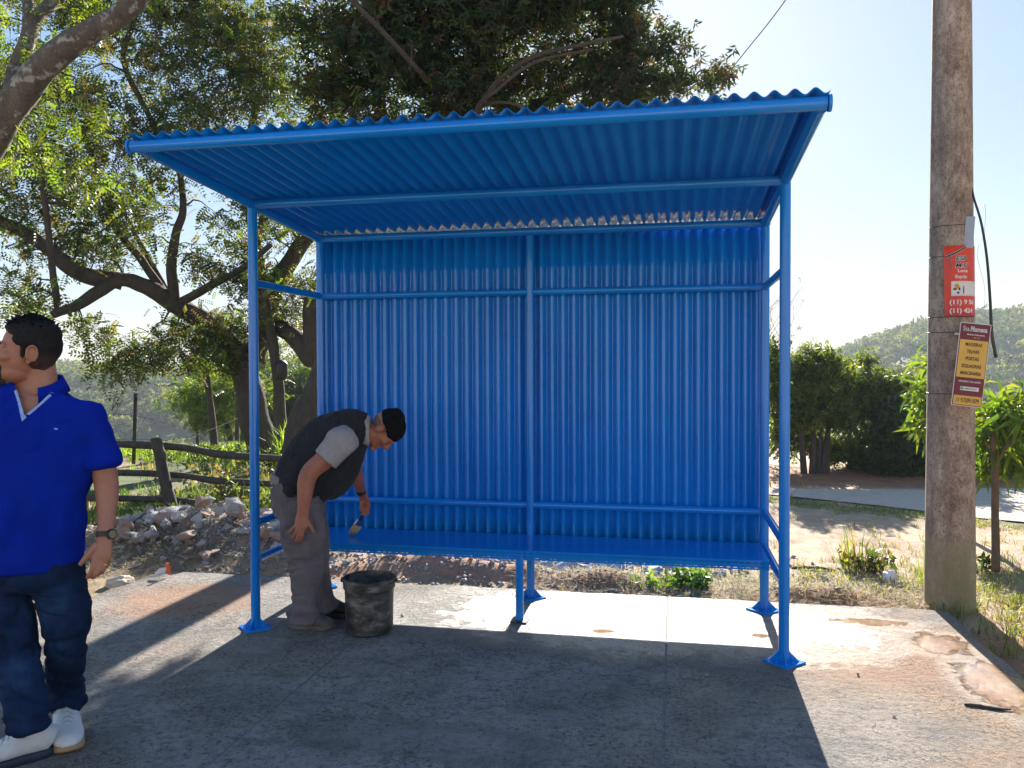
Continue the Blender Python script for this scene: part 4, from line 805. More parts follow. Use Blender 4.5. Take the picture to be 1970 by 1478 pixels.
# red poster wrapped round the pole
def camang(c): d = CAMP-c; return math.atan2(d[1], d[0])
def on_pole(x, py, d=.003):
    c, r = pole_pt(py); a0 = camang(c); a = a0+x/r; return c+np.array([math.cos(a), math.sin(a), 0])*(r+d)
def wrap(name, x0, x1, p0, p1, d, m, par, n=14, skew=0.0):
    V = []; rows = 6
    for dd in (d-.0008, d):
        for j in range(rows+1):
            for i in range(n+1):
                py = p0+(p1-p0)*j/rows; V.append(on_pole(x0+(x1-x0)*i/n+skew*j/rows, py, dd))
    k = (n+1)*(rows+1); F = []
    for j in range(rows):
        for i in range(n): a = j*(n+1)+i; F += [(a, a+1, a+n+2, a+n+1), (k+a, k+a+n+1, k+a+n+2, k+a+1)]
    ring = list(range(n+1))+[j*(n+1)+n for j in range(1, rows+1)]+[rows*(n+1)+i for i in range(n-1, -1, -1)]+[j*(n+1) for j in range(rows-1, 0, -1)]
    F += [(ring[q], ring[(q+1) % len(ring)], k+ring[(q+1) % len(ring)], k+ring[q]) for q in range(len(ring))]
    return MB().add(V, F).build(name, m, par, True)
rp = empty('red_poster', on_pole(.07, 545), 'torn looking red poster with phone numbers wrapped round the right of the pole', 'poster')
X0 = -.040
wrap('sheet', X0, .21, 478, 611, .004, flat_col('red_print', (.72, .055, .025)), rp, 20, .006); wrap('picture_box', .002, .19, 545, 573, .0055, wh, rp, 16)
def ptext(s, x, py, size, m, bold=0.0, sx=1.0, slant=0., dd=.0068):
    V, F = text_mesh(s, size, bold, 'LEFT', sx); V[:, 0] = np.minimum(V[:, 0]+slant*V[:, 1]+x, .23)
    MB().add([on_pole(v[0], py-v[1]*FPX/5.2, dd) for v in V], F).build('lettering', m, rp)
ptext('ESP', .026, 503, .036, wh, .0032, 1.2, .15, .0062); ptext('M.U', .026, 516, .036, wh, .0032, 1.2, .15, .0062); ptext('ESP', .026, 503, .036, bk, .0008, 1.2, .15, .0076); ptext('M.U', .026, 516, .036, bk, .0008, 1.2, .15, .0076)
ptext('Loca', .036, 526, .028, wh, .0008, 1.15); ptext('Equip', .022, 537, .028, wh, .0008, 1.15); ptext('(11) 9 56', -.008, 585, .038, wh, .0014, 1.12); ptext('(11) 424', -.008, 601, .038, wh, .0014, 1.12)
for P in ([(-.032, 499), (.02, 493), (.085, 482)], [(-.012, 496), (-.004, 506), (.004, 518)]):
    for wd, m_, d in ((.010, wh, .0060), (.007, bk, .0075)):
        C = catmull([(a, b, 0) for a, b in P], 5); V = []
        for i, q in enumerate(C): V += [on_pole(q[0]-wd*.4, q[1]-wd*170, d), on_pole(q[0]+wd*.4, q[1]+wd*170, d)]
        MB().add(V, [(2*i, 2*i+1, 2*i+3, 2*i+2) for i in range(len(C)-1)]).build('lettering', m_, rp)
def blob(x, py, rx, ry, m, par): 
    a = np.linspace(0, 2*math.pi, 18, endpoint=False); V = [on_pole(x, py, .0072)]+[on_pole(x+rx*math.cos(t), py+ry*math.sin(t), .0072) for t in a]
    MB().add(V, [(0, 1+(i+1) % 18, 1+i) for i in range(18)]).build('picture', m, par)
blob(.033, 555, .013, 5, flat_col('ochre_print', (.62, .32, .04)), rp); blob(.022, 560, .010, 2, bk, rp); blob(.047, 560, .005, 3, bk, rp); blob(.040, 567, .007, 2, bk, rp); blob(.072, 562, .003, 8, bk, rp)
# small grey plate
m = MB(); c = at(1865, 447, 5.16); m.box(c, (.052, .006, .20), Matrix.Rotation(-.25, 3, 'Z') @ Matrix.Rotation(.06, 3, 'Y')); pl = m.build('number_plate', simple('grey_plate', (.38, .41, .47), (.30, .33, .38), .4, 12), None); meta(pl, 'small blank grey plate on the right side of the pole above the red poster', 'plate')
m = MB(); m.tube([at(1836, 642, 5.12), at(1849, 643, 5.11)], .010, 8); br = m.build('bracket', M['metal'], sg)
m = MB(); P = catmull([at(1866, 330, 5.25), at(1872, 375, 5.2), at(1888, 430, 5.15), at(1899, 500, 5.15), at(1905, 580, 5.15), at(1908, 640, 5.15), at(1916, 688, 5.15)], 6); m.tube(P, np.linspace(.006, .011, len(P)), 8)
meta(m.build('hanging_cable', M['black'], None, True), 'thick black cable hanging down the right side of the pole', 'cable')
m = MB(); P = catmull([at(1868, 340, 5.28), at(1880, 400, 5.25), at(1895, 395, 5.25), at(1893, 450, 5.25), at(1880, 490, 5.25), at(1895, 560, 5.25), at(1888, 640, 5.25)], 6); m.tube(P, .0014, 5)
meta(m.build('thin_wire', M['metal'], None, True), 'thin curly loose wire beside the black cable on the pole', 'wire')
m = MB(); m.tube(catmull([at(1180, 420, 14), at(1400, 142, 12), at(1515, -5, 10.5), at(1680, -260, 9)], 8), .007, 6); meta(m.build('overhead_wire', M['black'], None, True), 'thin overhead wire crossing the sky above the roof', 'wire')

# ---------------- bucket ----------------
bc = gp(711, 1214); bc[2] = 0
bk_ = empty('bucket', bc, 'black plastic bucket smeared with cement standing beside the bending man', 'bucket')
def buck_mat():
    t = NT('cement_smeared_plastic'); v = t.coord((1, 1, 2)); n1 = t.noise(9, 7, v, .7); c = t.ramp(n1, [(.38, (.014, .014, .014)), (.52, (.07, .066, .06)), (.66, (.24, .22, .195))]); t.col(c); t.rough(t.ramp(n1, [(.4, .4), (.7, .9)])); t.bump(n1, .3, .004); return t.m
bm_ = buck_mat(); m = MB(); prof = [(.0, .004), (.128, .004), (.136, .012), (.138, .05), (.141, .22), (.143, .258), (.151, .262), (.152, .296), (.148, .300), (.156, .303), (.157, .318), (.150, .322), (.143, .318), (.137, .25), (.131, .03), (.0, .025)]
n = 48; V = [(bc[0]+r*math.cos(a), bc[1]+r*math.sin(a), z) for r, z in prof for a in np.linspace(0, 2*math.pi, n, endpoint=False)]
F = [(i*n+j, i*n+(j+1) % n, (i+1)*n+(j+1) % n, (i+1)*n+j) for i in range(len(prof)-1) for j in range(n)]; m.add(V, F); m.build('tub', bm_, bk_, auto=40)
for s_ in (-1, 1): MB().tube([bc+rr*s_*.150+[0, 0, .300], bc+rr*s_*.166+[0, 0, .300]], .012, 10).build('handle_lug', bm_, bk_, True)
hp = [bc+rr*.158*math.cos(t)+np.array([0.0, .10, 0])*math.sin(t)+np.array([0, 0, .30+.115*math.sin(t)]) for t in np.linspace(0, math.pi, 24)]; MB().tube(hp, .0025, 6).build('handle', M['metal'], bk_, True)

# ---------------- people ----------------
from mathutils.bvhtree import BVHTree
FH = nrm([fw[0], fw[1], 0]); RH = nrm([rr[0], rr[1], 0]); UP = np.array([0, 0, 1.0])
def LF(rows, hint, k=5, n=28):
    """rows (px, py, depth, half size seen, half size along the view); hint 'r' for upright limbs, 'f' for limbs seen side on"""
    R = catmull(np.array(rows, float), k); P = np.array([at(a, b, d) for a, b, d, _, _ in R]); q = R[:, 3]*R[:, 2]/FPX; z = R[:, 4]
    return tube(P, q, n, True, RH, z) if hint == 'r' else tube(P, z, n, True, FH, q)
def ELL(c, r, R=None, sub=3):
    bm = bmesh.new(); bmesh.ops.create_icosphere(bm, subdivisions=sub, radius=1); V = np.array([v.co[:] for v in bm.verts])*r; F = [tuple(v.index for v in f.verts) for f in bm.faces]; bm.free()
    if R is not None: V = V@np.asarray(R).T
    return V+np.asarray(c, float), F
def solid(name, parts, voxel, m, parent, smooth=4, disp=None, cut=None):
    b = MB()
    for V, F in parts: b.add(V, F)
    me = b.mesh(); o = bpy.data.objects.new('tmp', me); COL.objects.link(o)
    md = o.modifiers.new('r', 'REMESH'); md.mode = 'VOXEL'; md.voxel_size = voxel; md.use_smooth_shade = True
    if smooth: ms = o.modifiers.new('s', 'SMOOTH'); ms.factor = .5; ms.iterations = smooth
    me2 = bpy.data.meshes.new_from_object(o.evaluated_get(bpy.context.evaluated_depsgraph_get())); bpy.data.objects.remove(o)
    n = len(me2.vertices); V = np.empty(n*3, np.float32); me2.vertices.foreach_get('co', V); V = V.reshape(-1, 3).astype(float)
    if disp is not None:
        N = np.empty(n*3, np.float32); me2.vertices.foreach_get('normal', N); N = N.reshape(-1, 3); V = V+N*disp(V)[:, None]; me2.vertices.foreach_set('co', V.astype(np.float32).ravel()); me2.update()
    bv = BVHTree.FromPolygons([tuple(v) for v in V], [tuple(p.vertices) for p in me2.polygons])
    if cut is not None:
        bm = bmesh.new(); bm.from_mesh(me2); fs = [f for f in bm.faces if cut(np.array(f.calc_center_median()))]; bmesh.ops.delete(bm, geom=fs, context='FACES'); bm.to_mesh(me2); bm.free()
    me2.materials.clear(); return link(name, me2, m, parent, True), bv
def hit(bv, px, py, off=.002):
    d = at(px, py, 1.0)-CAMP; d = d/np.linalg.norm(d); h = bv.ray_cast(Vector(CAMP), Vector(d)); return None if h[0] is None else np.array(h[0])-d*off
def patch(name, bv, quad, m, parent, off=.004, nx=10, ny=10, rim=True):
    """a sewn on piece following the surface below it; quad = tl, tr, br, bl in photo pixels"""
    q = np.array(quad, float); V, ok = [], True
    for j in range(ny+1):
        for i in range(nx+1):
            u, v = i/nx, j/ny; p = (q[0]*(1-u)+q[1]*u)*(1-v)+(q[3]*(1-u)+q[2]*u)*v; e = off if 0 < i < nx and 0 < j < ny else -.002
            h = hit(bv, p[0], p[1], e); V.append(h if h is not None else V[-1] if V else at(p[0], p[1], 3))
    F = [(j*(nx+1)+i, (j+1)*(nx+1)+i, (j+1)*(nx+1)+i+1, j*(nx+1)+i+1) for j in range(ny) for i in range(nx)]
    return MB().add(V, F).build(name, m, parent, True)
def crease(V, fx, seed, w=.07):
    a = fbm(V*np.array(fx)+.35*np.c_[fbm(V*3, 2, seed+5), fbm(V*3+9, 2, seed+6), fbm(V*3+4, 2, seed+7)], 2, seed); m = sstep(-.25, .2, fbm(V*4+2, 2, seed+8))
    return -np.exp(-(a/w)**2)*m
def folds(amp, fx, seed, extra=None):
    def f(V):
        a = fbm(V*fx, 3, seed); b = fbm(V*np.array(fx)*2.3+5, 3, seed+3); r = (1-np.abs(a)*2.2)*amp*.8+b*amp*.5
        return r+(extra(V) if extra else 0)
    return f
def head_parts(c, face, up, s=1.0, long=1.0):
    face = nrm(face); up = nrm(np.asarray(up)-face*(np.asarray(up)@face)); left = np.cross(up, face); Rm = np.column_stack([left, -face, up])
    def T(p): return np.asarray(c)+Rm@(np.asarray(p, float)*s)
    def E(p, r, rot=None, sub=3): R = Rm if rot is None else Rm@np.array(rot); return ELL(T(p), np.array(r)*s, R, sub)
    def TB(ps, r): return tube([T(p) for p in ps], np.array(r)*s, 12, True)
    ps = [E((0, .015, .035), (.074, .094, .084)), E((0, -.028, -.015), (.060, .064, .085)), E((0, -.035, -.07), (.050, .052, .040)), E((0, -.078, -.098), (.026, .022, .020)),
          TB([(0, -.080, .030), (0, -.098, .005), (0, -.112, -.018), (0, -.108, -.030)], [.008, .0095, .013, .012]), E((.012, -.100, -.028), (.009, .011, .008)), E((-.012, -.100, -.028), (.009, .011, .008)),
          TB([(-.050, -.068, .020), (-.03, -.086, .030), (0, -.090, .028), (.03, -.086, .030), (.050, -.068, .020)], [.007, .010, .009, .010, .007]),
          E((0, -.090, -.054), (.023, .012, .0055)), E((0, -.088, -.066), (.020, .012, .0065)), E((.036, -.062, -.015), (.026, .026, .022)), E((-.036, -.062, -.015), (.026, .026, .022)),
          E((.031, -.078, .008), (.016, .010, .008)), E((-.031, -.078, .008), (.016, .010, .008))]
    for sx in (-1, 1):
        ps.append(E((sx*.076, .012, -.004), (.008, .017, .028))); a = np.linspace(-.4*math.pi, 1.25*math.pi, 16)
        ps.append(TB([(sx*(.082+.006*math.sin(t*.5)), .016+.017*math.cos(t), .000+.029*math.sin(t)) for t in a], [.0042]*16)); ps.append(E((sx*.078, .006, -.030), (.006, .008, .010)))
    return ps, T, Rm
def eyes(T, Rm, s, parent):
    for sx in (-1, 1):
        V, F = ELL(T((sx*.031, -.0835, .006)), np.array((.011, .0065, .0042))*s, Rm); e = MB().add(V, F).build('eye', M['eye'], parent, True)
        V, F = ELL(T((sx*.031, -.0895, .006)), np.array((.0042, .0016, .0036))*s, Rm, 2); MB().add(V, F).build('iris', M['black'], e, True)
        P = catmull([T((sx*(.031+x), -.088+abs(x)*.45, .0095-x*x*18)) for x in (-.015, -.006, .004, .015)], 4); MB().tube(P, .0018*s, 6).build('eyelid', M['lid'], e, True)
def shoe(parent, heel, d, Ls, wd, m, sole_m, seed, clog=False, laces=True):
    d = nrm([d[0], d[1], 0]); sdv = np.array([-d[1], d[0], 0]); h = np.array([heel[0], heel[1], 0.0])
    rows = [(0, .062, .034, .024), (.05, .068, .050, .036), (.22, .075, .058, .041), (.40, .070, .052, .043), (.58, .056, .040, .047), (.78, .046, .031, .049), (.92, .039, .024, .040), (1.0, .034, .012, .018)]
    R = catmull(np.array(rows), 5); P = [h+d*t*Ls+[0, 0, z] for t, z, _, _ in R]; k = wd/.10
    up_, bv = solid('shoe', [tube(P, R[:, 3]*k, 28, True, sdv, R[:, 2])], .005, m, parent, 3, lambda V: .0012*fbm(V*60, 2, seed))
    a = np.linspace(0, 2*math.pi, 60, endpoint=False); o = []
    for t in a:
        x = .5-.5*math.cos(t); w_ = (.030+.024*math.sin(min(1, x*1.15)*math.pi*.62)+.0)*k*(math.sin(t))*1.02; xx = x; w_ = (1 if math.sin(t) > 0 else -1)*k*.052*(1-(2*x-1)**6)**.5*(.78+.22*sstep(.25, .7, x)) if 0 < x < 1 else 0
        o.append(h+d*(xx*(Ls+.012)-.006)+sdv*w_)
    V = []; 
    for z, g_ in ((.0, .97), (.006, 1.0), (.026, 1.0), (.032, .95)):
        cc = np.mean(o, 0); V += [cc+(p-cc)*g_+[0, 0, z+(.008*max(0, (p-h)@d/Ls-.85)/.15 if z < .01 else 0)] for p in o]
    F = [(i*60+j, i*60+(j+1) % 60, (i+1)*60+(j+1) % 60, (i+1)*60+j) for i in range(3) for j in range(60)]+[tuple(range(59, -1, -1)), tuple(range(180, 240))]
    MB().add(V, F).build('sole', sole_m, up_, True)
    if laces:
        lc = MB()
        for i in range(5):
            t = .36+.07*i; z = .131-.150*(t-.36); lc.tube(catmull([h+d*t*Ls+sdv*.026+[0, 0, z-.012], h+d*(t+.01)*Ls+[0, 0, z+.003], h+d*(t+.035)*Ls-sdv*.026+[0, 0, z-.012]], 4), .003, 6)
            lc.tube(catmull([h+d*t*Ls-sdv*.026+[0, 0, z-.012], h+d*(t+.01)*Ls+[0, 0, z+.004], h+d*(t+.035)*Ls+sdv*.026+[0, 0, z-.012]], 4), .003, 6)
        for sx in (-1, 1): lc.tube(catmull([h+d*.36*Ls+[0, 0, .122], h+d*.30*Ls+sdv*sx*.03+[0, 0, .13], h+d*.36*Ls+sdv*sx*.045+[0, 0, .10], h+d*.38*Ls+[0, 0, .12]], 5), .0028, 6)
        lc.build('laces', M['lace'], up_, True)
    return up_
M['eye'] = simple('eyeball', (.55, .52, .48), None, .25, 10); M['lace'] = simple('grey_white_lace', (.50, .50, .52), None, .8, 40); M['lid'] = simple('eyelid_skin', (.20, .08, .05), None, .6, 20)
# --- man in the blue polo ---
D0 = 3.22
p1 = empty('person', gp(70, 1462), 'man in royal blue polo shirt, jeans and white sneakers at the left edge', 'person')
c = at(52, 680, 3.19); face = -RH*.86-FH*.50+UP*.07
hp1, T1, R1 = head_parts(c, face, UP+RH*.04, 1.09)
arm = LF([(168, 800, 3.24, 24, .050), (184, 850, 3.24, 24, .050), (201, 910, 3.24, 23, .046), (206, 950, 3.23, 21, .042), (205, 990, 3.20, 17.5, .034), (203, 1022, 3.17, 15, .024), (202, 1036, 3.16, 14.5, .019)], 'r')
hand = [LF([(202, 1030, 3.165, 14.5, .019), (198, 1048, 3.15, 18.5, .017), (195, 1066, 3.14, 20.5, .016), (194, 1080, 3.14, 18, .014)], 'r')]
for rows in ([(187, 1046, 3.14, 7.5, .014), (175, 1060, 3.125, 6.5, .012), (164, 1074, 3.115, 5.6, .0105), (153, 1088, 3.11, 4.4, .008)],
             [(183, 1070, 3.13, 5.2, .0105), (179, 1086, 3.12, 5.0, .010), (175, 1100, 3.115, 4.7, .0092), (167, 1113, 3.12, 4.0, .0075)],
             [(192, 1076, 3.135, 5.2, .0105), (191, 1093, 3.125, 5.0, .010), (186, 1105, 3.12, 4.6, .009), (177, 1112, 3.14, 3.9, .0075)],
             [(200, 1074, 3.14, 5.0, .010), (201, 1090, 3.135, 4.7, .0095), (196, 1101, 3.135, 4.3, .0085), (187, 1105, 3.155, 3.6, .007)],
             [(208, 1066, 3.15, 4.6, .009), (209, 1080, 3.15, 4.2, .0085), (205, 1090, 3.155, 3.9, .0078), (197, 1095, 3.17, 3.3, .006)]): hand.append(LF(rows, 'r', 5, 14))
rarm = LF([(-48, 800, 3.26, 24, .05), (-70, 860, 3.28, 26, .05), (-88, 920, 3.28, 23, .046), (-92, 975, 3.22, 19, .038), (-88, 1030, 3.14, 15, .026)], 'r'); rhand = [LF([(-88, 1028, 3.14, 15, .02), (-84, 1060, 3.12, 19, .017), (-82, 1078, 3.12, 18, .015)], 'r')]
for k in range(4): rhand.append(LF([(-94+k*8, 1074, 3.12, 4.8, .01), (-93+k*8, 1095, 3.11, 4.5, .0095), (-88+k*8, 1110-abs(k-1.5)*3, 3.125, 3.8, .008)], 'r', 5, 14))
rhand.append(LF([(-74, 1046, 3.12, 6.5, .012), (-64, 1066, 3.10, 5.4, .010), (-60, 1082, 3.10, 4.5, .008)], 'r', 5, 14))
neck = LF([(72, 690, 3.23, 31, .058), (74, 715, 3.23, 31, .058), (75, 738, 3.23, 36, .062), (66, 758, 3.23, 62, .070), (61, 785, 3.22, 105, .085), (58, 830, 3.22, 108, .095), (54, 900, 3.22, 92, .100), (48, 1000, 3.22, 84, .095), (48, 1070, 3.22, 84, .095), (50, 1112, 3.22, 80, .085)], 'r')
legA = LF([(103, 1105, 3.22, 32, .07), (126, 1190, 3.24, 34, .070), (127, 1245, 3.27, 26, .055), (127, 1310, 3.38, 21, .045), (130, 1352, 3.46, 15, .035), (130, 1364, 3.47, 14, .03)], 'r')
legB = LF([(6, 1105, 3.22, 34, .07), (16, 1200, 3.20, 37, .070), (31, 1262, 3.17, 29, .055), (45, 1335, 3.14, 23, .045), (62, 1386, 3.12, 15, .035), (64, 1396, 3.12, 11, .03)], 'r')
body1, bvb = solid('body', hp1+[arm, rarm, neck, legA, legB]+hand+rhand, .0045, M['skin'], p1, 3, lambda V: .0008*fbm(V*90, 2, 61)); meta(body1)
eyes(T1, R1, 1.09, p1)
def chead(T, Rm, s, p, r, sub=4): return ELL(T(p), np.array(r)*s, Rm, sub)
H = lambda p, r: chead(T1, R1, 1.09, p, r)
tt = NT('faded_black_hair'); tt.b.inputs['Specular IOR Level'].default_value = .2; vv = tt.coord(); sp = tt.n('SeparateXYZ'); tt.l(vv, sp.inputs[0]); hn_ = tt.noise(140, 4, vv, .7)
fd = tt.ramp(tt.math('ADD', tt.math('MULTIPLY', tt.math('SUBTRACT', sp.outputs[2], float(c[2])-.075), 9.0), tt.math('MULTIPLY', hn_, .25)), [(.12, .62), (.85, 0.0)])
tt.col(tt.mix(fd, tt.ramp(hn_, [(.35, (.005, .004, .004)), (.65, (.024, .020, .018))]), (.16, .085, .06))); tt.rough(.7); tt.bump(hn_, .8, .004); M['hair1'] = tt.m
hair, bvh = solid('hair', [H((0, .020, .070), (.0775, .088, .0625)), H((0, -.026, .090), (.056, .050, .020)), H((0, .030, .030), (.0775, .083, .078)), H((0, .036, -.010), (.0745, .060, .050)), H((.060, .004, .047), (.0195, .052, .028)), H((-.060, .004, .047), (.0195, .052, .028)), H((.0665, -.013, .012), (.007, .009, .030)), H((-.0665, -.013, .012), (.007, .009, .030)), H((.068, .034, .0), (.012, .014, .04)), H((-.068, .034, .0), (.012, .014, .04)), H((0, .050, -.030), (.054, .030, .036))],
    .004, M['hair1'], p1, 2, lambda V: .0045*fbm(V*42, 3, 63)*sstep(c[2]-.02, c[2]+.06, V[:, 2])+.0012*fbm(V*120, 2, 64))
# loose tufts on top of the hair
tf = MB(); 
for k in range(240):
    th = random.uniform(0, 6.28); ph = random.uniform(0, 1.15); p = np.array([.074*math.sin(ph)*math.cos(th), .014+.088*math.sin(ph)*math.sin(th), .072+.064*math.cos(ph)])
    n_ = nrm([p[0], p[1]-.012, p[2]-.03]); q = p+n_*random.uniform(.004, .009)+np.array([random.gauss(0, .007), random.gauss(-.004, .007), random.gauss(0, .004)])
    tf.tube([T1(p-n_*.008), T1((p+q)/2+n_*.003), T1(q)], [.0042, .0034, .0008], 5, False)
tf.build('hair_tufts', M['hair'], hair, True)
gt, _ = solid('beard', [H((0, -.079, -.099), (.0285, .0235, .0215)), H((.026, -.080, -.070), (.0065, .011, .026)), H((-.026, -.080, -.070), (.0065, .011, .026)), H((0, -.0925, -.044), (.028, .0105, .0066))], .003, M['beard'], p1, 2, lambda V: .0012*fbm(V*160, 2, 66))
for sx in (-1, 1): MB().tube([T1((sx*.014, -.0955, .0255)), T1((sx*.03, -.094, .034)), T1((sx*.047, -.078, .028))], [.003, .0045, .002], 8).build('eyebrow', M['hair'], p1, True)
rows = [(70, 734, 3.23, 42, .066), (66, 748, 3.23, 82, .080), (62, 763, 3.225, 116, .098), (60, 786, 3.22, 134, .112), (60, 822, 3.22, 140, .126), (54, 880, 3.22, 127, .132), (48, 960, 3.22, 115, .136), (45, 1040, 3.22, 111, .136), (44, 1086, 3.22, 107, .132), (44, 1094, 3.22, 106, .128)]
sleeve = LF([(156, 800, 3.235, 26, .055), (175, 824, 3.24, 31, .063), (187, 850, 3.24, 30, .065), (195, 896, 3.24, 30.5, .066)], 'r'); sl2 = LF([(-36, 800, 3.25, 26, .055), (-57, 826, 3.26, 31, .063), (-72, 858, 3.27, 34, .068), (-84, 902, 3.28, 34.5, .070)], 'r')
VP = [(26, 725), (120, 725), (98, 755), (70, 782), (43, 812), (33, 772)]
def inpoly(x, y, P):
    c = False; j = len(P)-1
    for i in range(len(P)):
        if (P[i][1] > y) != (P[j][1] > y) and x < (P[j][0]-P[i][0])*(y-P[i][1])/(P[j][1]-P[i][1])+P[i][0]: c = not c
        j = i
    return c
def vcut(P):
    x, y, z = proj(P); return (z < 3.20 and inpoly(x, y, VP)) or (y < 737)
def fold_extra(V): 
    x, y, z = zip(*[proj(v) for v in V[:1]]); D = V-CAMP; zz = D@fw; px = 985+FPX*(D@rr)/zz; py = 739-FPX*(D@uu)/zz
    return .011*np.sin((px*.35+py*.9)/15.0)*sstep(120, 165, px)*sstep(820, 870, py)*(1-sstep(980, 1060, py))+.007*np.sin((px*-.6+py*.35)/11.0)*sstep(880, 960, py)*(1-sstep(1020, 1060, py))+.006*np.sin((px+py*.12)/9.0)*sstep(940, 1000, py)*(1-sstep(1030, 1066, py))
polo, bvp = solid('polo_shirt', [LF(rows, 'r', 5, 40), sleeve, sl2], .0055, M['polo'], p1, 9, folds(.008, (5, 5, 3.2), 71, lambda V: fold_extra(V)+.011*crease(V, (5.5, 5.5, 3.0), 171)+.007*crease(V, (8, 8, 11), 172)), vcut)
# collar: band of two leaves round the neck, open at the front
V = []; na = 40
for i in range(na+1):
    ph = rad(-148+296*i/na); d = RH*math.sin(ph)+FH*math.cos(ph); fr_ = (1-math.cos(ph))/2; base = at(80, 738, 3.235); 
    zt = base+np.array([0, 0, .036-.058*fr_**1.2])+d*(.076+.004*fr_)-RH*.02*fr_; tip = .022*max(0, fr_-.7)*3
    lo = zt+d*(.022+.016*fr_)-UP*(.050+tip); V += [zt-d*.004-UP*.03, zt-d*.002, zt+d*.004+UP*.001, lo+d*.003, lo-d*.003]
F = [(i*5+k, (i+1)*5+k, (i+1)*5+k+1, i*5+k+1) for i in range(na) for k in range(4)]
MB().add(V, F).build('collar', M['polo'], polo, True)
def strip_on(bv, edge_a, edge_b, m, name, parent, off, n=12):
    V = []
    for i in range(n+1):
        u = i/n
        for e in (edge_a, edge_b):
            e = np.array(e, float); L_ = u*(len(e)-1); k = min(int(L_), len(e)-2); p = e[k]+(e[k+1]-e[k])*(L_-k); h = hit(bv, p[0], p[1], off); V.append(h if h is not None else at(p[0], p[1], 3.12))
    return MB().add(V, [(2*i, 2*i+1, 2*i+3, 2*i+2) for i in range(n)]).build(name, m, parent, True)
strip_on(bvp, [(27, 752), (34, 775), (42, 811)], [(32, 750), (40, 775), (48, 803)], M['check'], 'placket', polo, .003); strip_on(bvp, [(42, 811), (74, 784), (104, 757)], [(47, 800), (73, 779), (99, 754)], M['check'], 'placket', polo, .003)
h = hit(bvp, 53, 800, .005); MB().tube([h, h-FH*.003], .0055, 12).build('button', M['polo'], polo)
patch('chest_mark', bvp, [(103, 822), (113, 824), (112, 828), (102, 827)], M['check'], polo, .002, 4, 3)
jn = [LF([(50, 1062, 3.22, 104, .118), (52, 1095, 3.22, 107, .120), (54, 1118, 3.22, 108, .116), (55, 1134, 3.22, 96, .098)], 'r', 5, 36),
      LF([(112, 1120, 3.22, 48, .096), (124, 1165, 3.235, 46, .094), (129, 1200, 3.24, 43, .088), (127, 1240, 3.27, 36, .074), (126, 1295, 3.36, 34, .068), (128, 1330, 3.43, 33, .066), (129, 1344, 3.45, 34, .070), (129, 1353, 3.46, 32, .067)], 'r', 5, 30),
      LF([(6, 1120, 3.22, 54, .096), (8, 1165, 3.21, 50, .095), (16, 1205, 3.20, 48, .088), (32, 1262, 3.17, 42, .076), (43, 1320, 3.15, 38, .070), (52, 1372, 3.13, 38, .070), (56, 1388, 3.12, 41, .074), (57, 1399, 3.12, 39, .068)], 'r', 5, 30)]
def jf(V):
    D = V-CAMP; zz = D@fw; py = 739-FPX*(D@uu)/zz; a = fbm(V*(6, 6, 10), 3, 81); low = sstep(1290, 1400, py); kn = np.exp(-((py-1250)/45)**2)
    return .012*crease(V, (5, 5, 9), 176)+.008*crease(V, (9, 9, 17), 177)+.004*(1-2.4*np.abs(fbm(V*(13, 13, 16), 3, 85)))+.005*fbm(V*(7, 7, 9), 3, 82)+.008*(1-2*np.abs(a))*low+.006*np.sin(py/7.0+6*a)*low+.005*kn*np.sin(py/9.0+7*a)
jeans, bvj = solid('jeans', jn, .006, M['jeans'], p1, 26, jf)
tA = gp(132, 1450); RY = nrm([(tA-CAMP)[0], (tA-CAMP)[1], 0]); shoe(p1, tA+RY*.30-RH*.01, -RY+RH*.03, .31, .122, M['white'], M['gum'], 3)
hB = gp(100, 1447); shoe(p1, hB+RH*.01, -RH*.80-FH*.58, .30, .118, M['white'], M['navy'], 5)
# watch and ring
wc = at(203, 1027, 3.165); sax = nrm(at(203, 1040, 3.16)-at(204, 1010, 3.17)); ww = []; 
a = np.linspace(0, 2*math.pi, 33); U_ = nrm(RH-sax*(RH@sax)); W_ = np.cross(sax, U_)
wt = MB(); prof = [(-.011, .0), (-.011, .003), (.011, .003), (.011, .0)]; V = [wc+sax*p+(U_*math.cos(t)*(.0325+q)+W_*math.sin(t)*(.0265+q)) for t in a[:-1] for p, q in prof]
wt.add(V, [(i*4+k, i*4+(k+1) % 4, ((i+1) % 32)*4+(k+1) % 4, ((i+1) % 32)*4+k) for i in range(32) for k in range(4)]); wo = wt.build('watch_strap', M['strap'], p1)
wd_ = nrm(U_*.9-FH*.45); MB().tube([wc+wd_*.030, wc+wd_*.0405], .020, 28).build('watch_case', M['black'], wo, auto=40); MB().tube([wc+wd_*.0405, wc+wd_*.0415], .0155, 24).build('watch_face', simple('watch_dial', (.10, .11, .09), (.25, .22, .10), .2, 80), wo)
rc = at(201, 1086, 3.136); MB().tube([rc+np.array([0, 0, .003]), rc-np.array([0, 0, .003])], .0105, 20, False).build('ring', M['gold'], p1, True)
